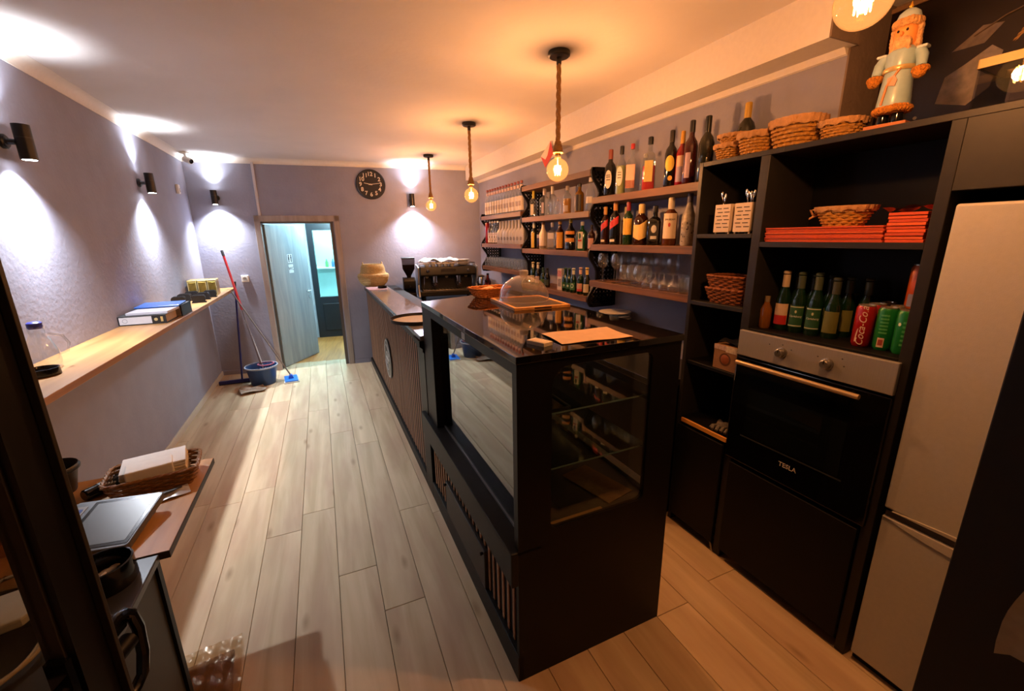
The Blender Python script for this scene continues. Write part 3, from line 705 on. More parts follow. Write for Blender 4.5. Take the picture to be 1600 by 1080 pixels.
gr = thing('coffee_grinder', 'black coffee grinder with a smoky bean hopper beside the machine', 'grinder', (1.065, 5.84, .93), BTH)
MB().prism([(-.13, 0), (.12, 0), (.12, .3), (-.06, .3), (-.1, .26), (-.1, .16), (-.06, .12), (-.13, .1)], -.08, .08, 'x').build('body', BLACK, gr, bevel=.008)
MB().lathe([(.035, .3), (.045, .33), (.11, .42), (.118, .52), (.118, .55)], 4, M=Matrix.Rotation(PI/4, 4, 'Z'), cap=(True, False)).build('hopper', pane('#a59c9a', 1.45, name='smoky_plastic'), gr, smooth=0)
MB().lathe([(.034, .302), (.044, .33), (.104, .415), (.11, .47)], 4, M=Matrix.Rotation(PI/4, 4, 'Z')).build('beans', mat('#2a1912', .6, noise=.5, scale=160, bump=.8), gr, smooth=0)
MB().lathe([(.12, .55), (.12, .565), (.1, .57)], 4, M=Matrix.Rotation(PI/4, 4, 'Z')).build('hopper_lid', BLACK, gr, smooth=0)
MB().rod((0, -.12, .2), (0, -.2, .18), .012).build('lever', BLACK, gr)
# steel beakers and a red bottle right of the machine
for (x, y, r, h, lab) in ((1.99, 5.52, .05, .32, 'tall polished steel flask right of the coffee machine'), (2.03, 5.70, .05, .22, 'shorter steel beaker behind the steel flask by the coffee machine')):
    t = thing('steel_flask', lab, 'flask', (x, y, .93))
    MB().lathe([(r*.9, 0), (r, .01), (r, h*.82), (r*.85, h*.9), (r*.82, h*.9)], 28).build('body', CHROME, t)
    MB().lathe([(r*.84, h*.9), (r*.84, h*.96), (r*.4, h)], 28).build('lid', mat('#3a3a3c', .3), t)
    MB().tube([(r*.98, 0, h*.75), (r*1.5, 0, h*.72), (r*1.55, 0, h*.4), (r*.98, 0, h*.3)], .006, 8).build('handle', BLACK, t)
sy = thing('syrup_bottle', 'dark red syrup bottle with a pale emblem right of the coffee machine', 'bottle', (2.10, 5.56, .93))
MB().lathe([(.04, 0), (.042, .01), (.042, .22), (.02, .27), (.016, .31)], 24).build('bottle_body', mat('#5a1414', .2), sy)
MB().lathe([(.0428, .08), (.0428, .2)], 18, a0=PI*.75, a1=PI*1.5, cap=(False, False)).build('label', mat('#8e1a17', .4), sy)
MB().ell((-.036, -.022, .165), (.012, .012, .018)).build('emblem', mat('#d0b8a8', .4), sy)
MB().cyl(.018, .31, .33).build('cap', BLACK, sy)
pl0 = thing('dinner_plate', 'bottom white plate of the stack on the low counter', 'plate', (2.03, 2.62, .92), 0, 'stack of white plates')
MB().lathe([(.06, 0), (.07, .003), (.12, .014), (.122, .018), (.115, .017), (.05, .007), (.001, .007)], 36, cap=(True, False)).build('plate', PORC, pl0)
for i in range(1, 12): dup(pl0, (2.03+.003*(i % 2), 2.62+.002*(i % 3), .92+i*.022), None, '%s white plate from the bottom of the stack on the low counter' % ORD[i])
# ================================================================== LEFT SIDE
LEDGEW = wood('#8c6038', '#a87d4d', .42, 1, .8, 0, 'ledge_beech')
lg = thing('wall_ledge', 'long light wood drinking ledge fixed along the left wall', 'ledge', (0, 0, 0))
MB().box(-1.376, -.2, 1.128, -1.05, 6.44, 1.162).build('board', LEDGEW, lg, bevel=.003)
for y in (.6, 2.2, 3.8, 5.4): MB().prism([(-1.376, .98), (-1.36, .98), (-1.15, 1.115), (-1.15, 1.128), (-1.376, 1.128)], y-.012, y+.012, 'y').build('bracket', mat('#6f6a70', .6), lg)
ZL = 1.162
# binders
bn = thing('lever_arch_binder', 'black lever arch binder with white spine label lying on the ledge', 'binder', (-1.225, 4.0, ZL), .0)
MB().box(-.15, -.145, 0, .13, .145, .004).build('cover', mat('#17171a', .5), bn)
MB().box(-.15, -.145, .062, .13, .145, .066).build('cover', mat('#17171a', .5), bn)
MB().box(-.15, -.15, 0, .13, -.145, .066).build('spine', mat('#17171a', .5), bn)
MB().box(-.142, -.1513, .008, .045, -.1502, .06).build('spine_label', mat('#b9b7bd', .6), bn)
st = MB(); st.tube([(-.11+.014*math.cos(a*PI/8), -.1516, .034+.014*math.sin(a*PI/8)) for a in range(16)], .0012, 5, True); st.build('stamp', mat('#77757c', .6), bn)
MB().lathe([(.011, 0), (.011, .003), (.007, .003)], 18, M=Matrix.Translation((.07, -.15, .034)) @ RX).build('finger_ring', mat('#c7b98a', .3, .5), bn)
MB().box(.098, -.1525, .016, .112, -.1505, .052).build('clasp', mat('#c9b37a', .3, .6), bn)
MB().box(-.145, -.135, .004, .12, .135, .062).build('paper_block', mat('#a9927a', .8, noise=.1, scale=120, stretch=(1, 1, 30)), bn)
tag(MB().box(-.11, -.14, 0, .14, .13, .018).build('paper_stack', mat('#b9b7c2', .7), None, bevel=.002, loc=(-1.225, 4.03, ZL+.0665), rot=(0, 0, -.03)), 'white stack of paper lying on the black binder', 'paper')
bf = thing('blue_folder', 'bright blue plastic folder lying on top of the binders', 'folder', (-1.205, 4.23, ZL+.0875), .06)
MB().box(-.15, -.12, 0, .125, .16, .012).build('cover', mat('#1f5fc0', .3), bf, bevel=.004)
MB().tube([(-.15, -.12, .006), (.125, -.12, .006)], .007, 8).build('spine', mat('#2468cf', .3), bf)
b2 = thing('black_binder', 'second black binder behind, its open end facing the room', 'binder', (-1.21, 4.30, ZL), 0)
MB().box(-.15, -.14, 0, .14, .14, .003).build('cover', mat('#1b1b1d', .5), b2); MB().box(-.15, -.14, .082, .14, .14, .086).build('cover', mat('#1b1b1d', .5), b2)
MB().box(.136, -.14, 0, .14, .14, .086).build('spine', mat('#1b1b1d', .5), b2)
MB().box(-.14, -.135, .003, .13, .135, .07).build('paper_block', mat('#8d8178', .8), b2)
# table caddies (black blocks on a thin base with a clear divider)
def caddy(x, y, rz, label):
    t = thing('table_caddy', label, 'caddy', (x, y, ZL), rz, 'black table caddies on the ledge')
    MB().box(-.06, -.05, 0, .06, .05, .006).build('base', BLACKG, t, bevel=.002)
    for yy in (-.036, .026):
        MB().prism(rrect(-.055, .006, .055, .072, .022), yy, yy+.010, 'y').build('side_wall', mat('#141417', .4), t)
    MB().prism(rrect(-.05, .006, .05, .06, .02), -.004, .0, 'y').build('divider', GLASS, t)
    MB().box(-.05, .002, .006, .05, .022, .05).build('napkin_block', mat('#232327', .7), t)
caddy(-1.29, 4.98, .15, 'black table caddy nearest the wall in the front row on the ledge')
caddy(-1.14, 5.03, .15, 'black table caddy at the ledge edge in the front row')
caddy(-1.30, 5.22, .1, 'black table caddy nearest the wall in the middle row on the ledge')
caddy(-1.15, 5.27, .1, 'black table caddy at the ledge edge in the middle row')
caddy(-1.29, 5.45, .1, 'black table caddy nearest the wall in the row before the gold boxes')
caddy(-1.13, 5.47, .1, 'black table caddy at the ledge edge before the gold boxes')
GOLD = mat('#a98f45', .28, .85, noise=.2, scale=30)
for k, x in enumerate((-1.315, -1.225, -1.135)):
    t = thing('gold_box', ('metallic gold gift box nearest the wall at the ledge end', 'metallic gold gift box in the middle at the ledge end', 'metallic gold gift box nearest the room at the ledge end')[k], 'box', (x, 5.72, ZL), .06, 'gold boxes on the ledge')
    MB().box(-.04, -.11, 0, .04, .11, .15).build('box_body', GOLD, t, bevel=.003)
    MB().box(-.042, -.112, .15, .042, .112, .172).build('lid', mat('#cbb878', .3, .7), t, bevel=.003)
    for q in (-1, 1): MB().box(q*.037-.004, -.1125, 0, q*.037+.004, -.109, .15).build('edge_band', mat('#e0d39a', .3, .7), t)
# glass jug and ashtray near the door
ashtray('ashtray', 'black round ashtray on the ledge in front of the glass jug', (-1.22, 2.55, ZL), .062, .035, BLACKG)
jg = thing('glass_jug', 'clear glass jug with a blue stopper on the ledge by the door', 'jug', (-1.27, 2.70, ZL), .4)
MB().lathe([(.03, 0), (.055, .004), (.06, .03), (.058, .08), (.04, .14), (.028, .17), (.03, .2), (.033, .205)], 32, cap=(True, False)).build('jug_body', GLASS, jg)
MB().tube([(.05, 0, .06), (.085, 0, .07), (.095, 0, .11), (.08, 0, .15), (.033, 0, .165)], .006, 8).build('handle', GLASS, jg)
MB().lathe([(.024, .195), (.027, .2), (.027, .222), (.02, .228), (.006, .23)], 20).build('stopper', mat('#3b3f9a', .35), jg)

# ---- mop corner
def V(*a): return Vector(a)
bk = thing('mop_bucket', 'dark blue plastic mop bucket with a red and white wringer rim', 'bucket', (-.83, 5.88, 0), .3)
BL = mat('#1f3f6e', .4, noise=.08)
MB().lathe([(.13, 0), (.135, .004), (.17, .21), (.178, .225), (.17, .228), (.162, .21), (.128, .012), (.001, .012)], 36, cap=(True, False)).build('bucket_body', BL, bk)
MB().lathe([(.176, .215), (.184, .222), (.184, .236), (.174, .236)], 36, cap=(False, False)).build('rim', mat('#9fa6b5', .4), bk)
wr = MB()
for i in range(14):
    a = 2*PI*i/14; wr.box(-.008, .07, .14, .008, .078, .24, Matrix.Translation((.05, 0, 0)) @ Matrix.Rotation(a, 4, 'Z'))
wr.build('wringer', mat('#33507d', .4), bk)
MB().lathe([(.085, .236), (.095, .24), (.095, .25), (.08, .252)], 28, (.055, 0, 0), cap=(False, False)).build('wringer_rim', mat('#8d4a5a', .4), bk)
MB().tube([(0.178*math.cos(a), .178*math.sin(a), .23-.05*math.sin(a-PI/2+PI/2)) for a in [PI*i/14 for i in range(15)]], .004, 6).build('bail_handle', mat('#8f8f93', .4), bk)
def leaner(name, label, cat, a, b, r, segs):
    """stick from floor point a to top b; segs = (t0, t1, radius factor, material, part name)"""
    t = thing(name, label, cat, a, 0); d = Vector(b)-Vector(a)
    for t0, t1, k, m, pn in segs: MB().rod(d*t0, d*t1, r*k, 12).build(pn, m, t)
    return t
RED = mat('#b3262e', .35)
mp = leaner('string_mop', 'mop with a red upper handle and grey lower pole leaning in the bucket', 'mop', (-.80, 5.90, .03), (-1.10, 6.30, 1.63), .012,
            ((0, .56, .8, mat('#6d6468', .4, .3), 'pole'), (.55, .965, 1.15, RED, 'grip_tube'), (.96, 1.0, 1.3, mat('#26262a', .5), 'end_cap')))
mh = MB(); rnd = random.Random(2)
for i in range(26):
    a = 2*PI*i/26; mh.tube([(0, 0, .16), (.04*math.cos(a), .04*math.sin(a), .12), (.07*math.cos(a), .07*math.sin(a), .03)], .006, 5)
mh.build('strings', mat('#9b948c', .9), mp)
fm = thing('flat_mop', 'flat mop with a bright blue head and thin grey pole by the door frame', 'mop', (-.52, 5.86, 0), .1)
MB().box(-.075, -.13, .014, .075, .13, .03).build('head_plate', mat('#1769c9', .4), fm, bevel=.006)
MB().box(-.085, -.14, 0, .085, .14, .014).build('mop_pad', mat('#c5c3bb', .9, noise=.15, scale=80, bump=.6), fm, bevel=.005)
MB().prism([(-.03, .03), (.03, .03), (.015, .075), (-.015, .075)], -.03, .03, 'y').build('joint', mat('#1f4fae', .4), fm)
MB().rod((0, 0, .065), (-.50, .34, 1.14), .0085, 10).build('pole', mat('#6f6a66', .35, .5), fm)
bm_ = thing('floor_squeegee', 'dark blue floor squeegee standing in the left back corner', 'squeegee', (-1.14, 6.02, 0), 0)
NV = mat('#1b2270', .4)
MB().box(-.19, -.02, .01, .15, .02, .05).build('blade_holder', NV, bm_, bevel=.006)
MB().box(-.19, -.005, 0, .15, .005, .012).build('rubber_blade', mat('#121217', .7), bm_)
MB().rod((.06, 0, .045), (.125, .22, 1.22), .011, 12).build('pole', NV, bm_)
MB().rod((.124, .217, 1.20), (.127, .226, 1.25), .013, 12).build('end_cap', mat('#121218', .5), bm_)
wst = thing('white_stick', 'short white scrubbing stick standing in the blue bucket', 'stick', (-.79, 5.92, .03), 0)
MB().rod((0, 0, 0), (-.16, .22, .72), .0105, 12).build('pole', mat('#c9c7c6', .5), wst)
MB().rod((-.155, .213, .70), (-.165, .227, .745), .013, 12).build('cap', mat('#dcdad6', .5), wst)
tag(sheet(16, 12, .26, .2, lambda x, y: .024+.014*math.sin(x*33)*math.cos(y*27)+.008*math.sin(y*61+x*40), .006).build('floor_cloth', mat('#8d7f70', .95, noise=.2, scale=40), None, loc=(-.92, 5.60, 0), rot=(0, 0, .3)), 'crumpled grey-brown floor cloth in front of the blue bucket', 'cloth')

# ---- desk on the left and its things
ZT = .75
tb = thing('side_desk', 'wooden desk board with dark edge along the left wall', 'desk', (0, 0, 0))
MB().box(-1.376, 1.56, ZT-.028, -.572, 2.236, ZT-.0015).build('desk_edge', mat('#2a211c', .5), tb, bevel=.002)
MB().box(-1.374, 1.562, ZT-.0015, -.574, 2.234, ZT).build('desk_top', wood('#9c7140', '#bf935c', .4, 1, .8, 0, 'desk_beech'), tb, smooth=0)
for y in (1.62, 2.18):
    MB().box(-1.35, y-.02, 0, -1.31, y+.02, ZT-.028).build('leg', CHAR, tb); 
    MB().box(-1.376, y-.02, ZT-.09, -.9, y+.02, ZT-.028).build('support_rail', CHAR, tb)
cbk = thing('low_cabinet', 'low black cabinet with a dark side panel in the left foreground', 'cabinet', (0, 0, 0))
MB().box(-1.372, .98, 0, -.612, 1.553, .722).build('body', mat('#2b2921', .5, noise=.06), cbk, smooth=0)
MB().box(-1.374, .97, .722, -.60, 1.557, .747).build('top', mat('#30323a', .3, noise=.06), cbk, bevel=.003)
for y0, y1 in ((.972, 1.0), (1.53, 1.556)): MB().box(-.613, y0, 0, -.602, y1, .722).build('edge_strip', BLACK, cbk, smooth=0)
nb = wicker('napkin_basket', 'rectangular wicker basket full of white napkins on the desk', 'basket', (-.745, 2.085, ZT), .13, .155, .105, .072, mat('#7d5426', .6, noise=.3, scale=90), .16, 8, 7.)
np_ = thing('napkin_stack', 'thick stack of white paper napkins overflowing the wicker basket', 'napkins', (-.735, 2.095, ZT+.012), .2)
for k in range(8):
    MB().box(-.115, -.075, k*.0115, .10, .082, k*.0115+.0105).build('napkin', mat('#cfcdc9', .8) if k > 5 else mat('#cdbfa6', .8), np_, bevel=.003, rot=(0, 0, .012*((k*7) % 5-2)))
MB().box(-.10, -.09, .05, .055, .0, .098).build('napkin', mat('#d5d3cf', .8), np_, bevel=.006, rot=(.0, .0, .05))
tm = thing('touch_terminal', 'grey touch screen terminal lying tilted on the desk', 'terminal', (-.795, 1.755, ZT), -.16)
MT = Matrix.Translation((0, 0, .035)) @ Matrix.Rotation(math.radians(9), 4, 'X')
MB().prism(rrect(-.15, -.13, .125, .13, .015), -.012, .012, 'z', MT).build('housing', mat('#56585c', .35, .3), tm, bevel=.003)
MB().prism(rrect(-.085, -.118, .118, .118, .006), .012, .0135, 'z', MT).build('bezel', mat('#232528', .2), tm)
MB().prism(rrect(-.072, -.104, .106, .104, .003), .0135, .0142, 'z', MT).build('screen', mat('#59636a', .3, noise=.1, scale=6), tm)
MB().prism(rrect(-.14, -.02, -.1, .1, .004), .012, .0138, 'z', MT).build('side_panel', mat('#7d8085', .35), tm)
MB().prism(rrect(-.135, .0, -.108, .085, .003), .0138, .0146, 'z', MT).build('blue_button', mat('#24409a', .3), tm)
MB().box(-.11, -.10, 0, .10, .10, .03).build('foot', BLACK, tm, bevel=.006)
MB().tube([(-.14, .1, .02), (-.13, .16, .01), (-.06, .2, .008), (.02, .22, .008)], .004, 6).build('cable', BLACK, tm)
tag(sheet(10, 6, .13, .085, lambda x, y: .003+.004*math.sin(x*40)).build('receipt_packet', mat('#c4c6ca', .6, noise=.1, scale=40), None, loc=(-.83, 1.955, ZT), rot=(0, 0, .1)), 'flat white paper packet between the terminal and the basket', 'packet')
sp = thing('snack_sachet', 'crumpled silvery white sachet on the desk beside the basket', 'sachet', (-.66, 1.945, ZT), .35)
sheet(14, 8, .115, .075, lambda x, y: .006+.006*math.sin(x*70+y*30)*math.cos(y*50)+.012*max(0, 1-abs(y)/.04), .002).build('foil_pouch', mat('#b9b9bd', .3, .3, noise=.1, scale=60), sp, smooth=20)
MB().box(-.03, -.012, .024, .035, .006, .0262).build('printed_mark', mat('#3d3d44', .5), sp, rot=(0, 0, .1))
bp = thing('black_pot', 'black round plastic pot at the back of the desk', 'pot', (-1.10, 2.16, ZT), 0)
MB().lathe([(.06, 0), (.062, .004), (.082, .105), (.088, .112), (.084, .118), (.078, .105), (.055, .01), (.001, .01)], 32, cap=(True, False)).build('pot_body', mat('#17171a', .45), bp)
MB().lathe([(.085, .095), (.09, .1), (.09, .108), (.085, .112)], 32, cap=(False, False)).build('rim', mat('#1f1f23', .4), bp)
pp = thing('black_canister', 'slim black canister lying by the basket corner', 'canister', (-.92, 2.09, ZT+.025), .9)
MB().lathe([(.02, -.07), (.024, -.065), (.024, .06), (.018, .066), (.018, .08)], 20, M=Matrix.Rotation(PI/2, 4, 'Y')).build('barrel', BLACKG, pp)
MB().lathe([(.0245, -.02), (.0245, .02)], 20, M=Matrix.Rotation(PI/2, 4, 'Y'), cap=(False, False)).build('band', mat('#2d2d31', .5), pp)
ashtray('bowl_ashtray', 'large glossy black ashtray full of ash on the low cabinet', (-.70, 1.465, .747), .075, .075, BLACKG, 4, .5)
rn = thing('metal_ring', 'thin bright metal ring lying left of the large ashtray', 'ring', (-.80, 1.53, .7505), 0)
MB().tube([(.05*math.cos(a*PI/14), .05*math.sin(a*PI/14), 0) for a in range(28)], .0035, 6, True).build('ring', CHROME, rn)
# behind the door glass: router, cables, plastic wrap, orange crate
ro = thing('router', 'white flat router with slanted corners seen through the door glass', 'router', (-.90, 1.36, .796), .25)
MB().prism([(-.09, -.075), (.08, -.075), (.09, -.06), (.09, .055), (.075, .07), (-.09, .07)], .0, .026, 'z').build('housing', mat('#c5ccd0', .35), ro, bevel=.006)
MB().box(.088, -.03, .004, .094, .02, .02).build('port', BLACK, ro)
MB().rod((.09, .03, .014), (.108, .035, .014), .006, 8).build('plug', WHITE, ro)
WC_ = mat('#b9b4a6', .5)
for k, pts in enumerate(([(-.79, 1.385, .811), (-.74, 1.34, .80), (-.76, 1.22, .765), (-.86, 1.13, .76), (-1.0, 1.1, .758)], [(-1.05, 1.52, .765), (-.95, 1.56, .79), (-.84, 1.52, .80), (-.80, 1.44, .785), (-.77, 1.36, .775), (-.77, 1.2, .765), (-.9, 1.07, .76)])):
    sm = []
    for i in range(len(pts)-1):
        p0 = Vector(pts[max(i-1, 0)]); p1 = Vector(pts[i]); p2 = Vector(pts[i+1]); p3 = Vector(pts[min(i+2, len(pts)-1)])
        for q in range(8):
            u = q/8; sm.append(.5*((2*p1)+(p2-p0)*u+(2*p0-5*p1+4*p2-p3)*u*u+(3*p1-p0-3*p2+p3)*u**3))
    tag(MB().tube(sm, .0055, 8).build('white_cable', WC_, None), ('white cable curling forward from the router plug', 'white cable looped over the back of the router')[k], 'cable')
FILM = pane('#d9d3c6', 1.5, '#fff6e8', .12, name='crinkled_film')
tag(sheet(30, 24, .42, .26, lambda x, y: .022+.018*math.sin(x*50+y*31)*math.cos(y*64-x*17)+.008*math.sin(x*120)*math.sin(y*97), .001).build('plastic_wrap', FILM, None, smooth=15, loc=(-1.02, 1.43, .752), rot=(0, 0, .2)), 'crinkled clear plastic wrap around the white router', 'plastic wrap')
oc = thing('wooden_crate', 'orange-brown wooden crate at the desk back seen through the door glass', 'crate', (-1.16, 1.83, ZT), .3)
OW = wood('#8a5223', '#b87a36', .5, 0)
for s in (-1, 1):
    for z in (0, .055, .11): MB().box(-.13, s*.1-.006, z, .13, s*.1+.006, z+.045).build('slat', OW, oc, bevel=.002); MB().box(s*.13-.006, -.1, z, s*.13+.006, .1, z+.045).build('slat', OW, oc, bevel=.002)
MB().box(-.13, -.1, 0, .13, .1, .006).build('bottom', OW, oc)
for sx in (-1, 1):
    for s in (-1, 1): MB().box(sx*.115-.01, s*.088-.006, 0, sx*.115+.01, s*.088+.006, .16).build('corner_post', OW, oc)
# packing on the floor by the low cabinet
cbx = thing('flat_carton', 'folded brown carton wrapped in clear film on the floor by the cabinet', 'carton', (-.60, 1.70, 0), .12)
MB().box(-.16, -.26, .002, .075, .13, .012).build('card', mat('#7a5733', .8, noise=.15, scale=20), cbx)
sheet(24, 26, .27, .44, lambda x, y: .014+.003*math.sin(x*60+y*22)*math.cos(y*41-x*30)+.0015*math.sin(x*140+y*90), .0008).build('film', pane('#f0e9dd', 1.4, '#fff4e6', .15, name='carton_film'), cbx, smooth=40, loc=(-.03, -.02, .0))

# ---- open glazed entrance door leaf, left foreground (local x runs back along the leaf, away from its free edge)
dl = thing('door_3', 'dark aluminium glazed entrance door leaf with black lever handles, left foreground', 'door', (-.476, .90, 0), math.radians(180-16)); struct(dl)
DF = mat('#2a241c', .45, noise=.1); DB = mat('#0d0b0b', .4)
MB().box(.0, -.03, .02, .03, .03, 2.25).build('edge_profile', DB, dl)
MB().box(-.014, -.036, .02, .02, -.028, 2.25).build('rebate_lip', DF, dl, bevel=.001)
MB().box(.014, .028, .02, .046, .036, 2.25).build('front_stile', DF, dl, bevel=.001)
MB().prism([(.03, .0), (.046, .0), (.046, .028), (.038, .036), (.03, .036)], .1, 2.25, 'z').build('glazing_bead', mat('#33261f', .5), dl)
MB().box(.03, -.03, .02, .80, .03, .12).build('bottom_rail', DF, dl); MB().box(.03, -.03, 2.15, .80, .03, 2.25).build('top_rail', DF, dl)
MB().box(.77, -.03, .12, .80, .03, 2.15).build('hinge_stile', DF, dl)
MB().box(.046, -.006, .12, .77, .0, 2.15).build('pane', pane('#d9d4c6', 1.45, name='door_glass'), dl, smooth=0)
for s in (-1, 1):
    y = s*.036
    h = MB(); h.box(.005, min(y, y+s*.012), .83, .04, max(y, y+s*.012), 1.03)
    h.tube([(.022, y, .97), (.022, y+s*.05, .97), (.03, y+s*.062, .97), (.06, y+s*.066, .965), (.15, y+s*.062, .95)], .0135, 10)
    h.build('lever_handle', BLACKG, dl, bevel=.0)
bow = MB().tube([(.012, -.036, .99), (.012, -.07, 1.0), (.011, -.09, .995), (.009, -.103, .98), (.006, -.107, .94), (.006, -.102, .88), (.008, -.09, .835), (.011, -.07, .82), (.012, -.036, .815)], .0115, 10)
bow.build('bow_handle', BLACKG, dl)
MB().lathe([(.018, 0), (.018, .05)], 16, M=Matrix.Translation((.012, -.036, .93)) @ RX).build('lock_barrel', BLACK, dl)
# ================================================================== WALL SHELVES AND BOTTLES
XF, XW = 1.923, 2.19
SHW = wood('#563a25', '#785234', .5, 1, 1.2, 0, 'shelf_walnut')
shelf_rows = {'A': (1.757, 2.822, (2.027, 1.684, 1.407)), 'B': (2.858, 4.062, (2.232, 1.935, 1.63, 1.272)), 'C': (4.098, 5.275, (2.0, 1.67, 1.39))}
names = {'A': ('top shelf board nearest the black cupboard, full of tall bottles', 'middle shelf board nearest the black cupboard, full of whisky bottles', 'lower shelf board nearest the black cupboard, full of stemmed glasses'),
         'B': ('empty topmost shelf board of the middle bay', 'upper shelf board of the middle bay with clear spirits', 'shelf board of the middle bay with coloured liqueurs', 'lowest shelf board of the middle bay with beer bottles'),
         'C': ('upper shelf board of the far bay with identical bottles', 'shelf board of the far bay with grey carafes', 'lowest shelf board of the far bay with tumblers')}
for k, (y0, y1, zs) in shelf_rows.items():
    for i, z in enumerate(zs):
        t = thing('wall_shelf', names[k][i], 'shelf', (XF, (y0+y1)/2, z-.046), 0, 'brown wall shelf boards')
        L = (y1-y0)/2
        MB().box(0, -L, 0, XW-XF, L, .046).build('board', SHW, t, bevel=.002)
        MB().box(-.0012, -L+.002, .002, 0, L-.002, .044).build('edge_band', SHW, t, smooth=0)
def bracket(y, z0, z1, nodes, label):
    """black openwork board standing out from the wall; its front edge waves out at every shelf"""
    t = thing('shelf_bracket', label, 'bracket', (XW, y, z0), 0, 'openwork shelf brackets')
    H = z1-z0; N = 48
    def fx(z):
        d = min(abs(z-n) for n in nodes); return -(.272-.075*(1-math.cos(min(d, .15)/.15*PI))/2)
    fr = MB(); pts = [fx(z0+H*i/N) for i in range(N+1)]
    for i in range(N):
        a, b = H*i/N, H*(i+1)/N
        fr.add([(pts[i], -.008, a), (pts[i]+.028, -.008, a), (pts[i+1]+.028, -.008, b), (pts[i+1], -.008, b), (pts[i], .008, a), (pts[i]+.028, .008, a), (pts[i+1]+.028, .008, b), (pts[i+1], .008, b)],
               [[0,1,2,3],[4,7,6,5],[0,3,7,4],[1,5,6,2]]+([[0,4,5,1]] if i == 0 else [])+([[3,2,6,7]] if i == N-1 else []))
    fr.box(-.022, -.008, 0, 0, .008, H).box(pts[0], -.008, 0, 0, .008, .025).box(pts[-1], -.008, H-.025, 0, .008, H)
    fr.build('frame', BLACK, t, smooth=0)
    la = MB(); p = .034; w = .0042
    def bar(x0, z0_, x1, z1_):
        n = 14; seg = []
        for i in range(n+1):
            u = i/n; x = x0+(x1-x0)*u; z = z0_+(z1_-z0_)*u
            ok = 0 <= z <= H and fx(z0+min(max(z, 0), H))+.02 <= x <= -.015
            if ok: seg.append((x, z))
            if (not ok or i == n) and len(seg) > 1:
                (ax, az), (bx, bz) = seg[0], seg[-1]; dx, dz = bx-ax, bz-az; l = math.hypot(dx, dz); nx, nz = -dz/l*w, dx/l*w
                la.prism([(ax+nx, az+nz), (ax-nx, az-nz), (bx-nx, bz-nz), (bx+nx, bz+nz)], -.006, .006, 'y')
            if not ok: seg = []
    for k in range(-10, int(H/p)+12):
        bar(-.28, k*p, 0, k*p+.28*1.0); bar(-.28, k*p, 0, k*p-.28*1.0); bar(-.28, k*p, 0, k*p)
    for k in range(1, 8): bar(-k*p, 0, -k*p, H)
    la.build('lattice', BLACK, t, smooth=0)
    return t
bracket(5.285, 1.32, 2.03, (1.37, 1.65, 1.98), 'black openwork shelf bracket at the far end by the back wall')
bracket(4.08, 1.19, 2.245, (1.25, 1.61, 1.915, 2.21), 'black openwork shelf bracket between the far and middle bays')
bracket(2.84, 1.19, 2.245, (1.25, 1.61, 1.915, 2.21), 'black openwork shelf bracket between the middle and near bays')

GL = {'clear': pane('#eef2f4', 1.55, name='bottle_clear', haze=.03, pw_=3.), 'green': mat('#16301a', .08, spec=.6), 'dark': mat('#0f0f10', .08, spec=.6), 'brown': mat('#2a1209', .08, spec=.6),
      'amber': mat('#4a2408', .08, spec=.6), 'olive': mat('#1c1d10', .08, spec=.6), 'red': mat('#7a0d12', .1, spec=.6), 'redbrown': mat('#3a110c', .08, spec=.6), 'frost': mat('#9a9388', .45, noise=.35, scale=40),
      'white': mat('#c9bdb2', .35), 'beer': mat('#0c2411', .08, spec=.6), 'gin': mat('#0f3d1c', .1, spec=.6), 'grey': mat('#9b9aa2', .4), 'yellow': mat('#6b4a0c', .1, spec=.6)}
def prof(kind, R, H):
    r = R
    P = {'wine': [(.86*r, 0), (r, .012), (r, .6*H), (.82*r, .68*H), (.42*r, .75*H), (.36*r, .82*H), (.36*r, H)],
         'spirit': [(.9*r, 0), (r, .01), (r, .62*H), (.88*r, .69*H), (.45*r, .76*H), (.38*r, .8*H), (.38*r, H)],
         'square': [(.92*r, 0, .8), (r, .01, .8), (r, .6*H, .8), (.8*r, .68*H, .5), (.4*r, .74*H, 0), (.36*r, .8*H, 0), (.36*r, H, 0)],
         'squat': [(.7*r, 0), (r, .03*H), (r, .36*H), (.75*r, .42*H), (r, .48*H), (r, .6*H), (.5*r, .72*H), (.3*r, .8*H), (.3*r, H)],
         'tall': [(.9*r, 0), (r, .01), (r, .55*H), (.6*r, .68*H), (.42*r, .78*H), (.36*r, .84*H), (.36*r, H)],
         'beer': [(.9*r, 0), (r, .01), (r, .52*H), (.8*r, .62*H), (.45*r, .74*H), (.4*r, .95*H), (.46*r, .96*H), (.46*r, H)],
         'can': [(.8*r, 0), (r, .06*H), (r, .93*H), (.84*r, .985*H), (.84*r, H)]}
    return P[kind]
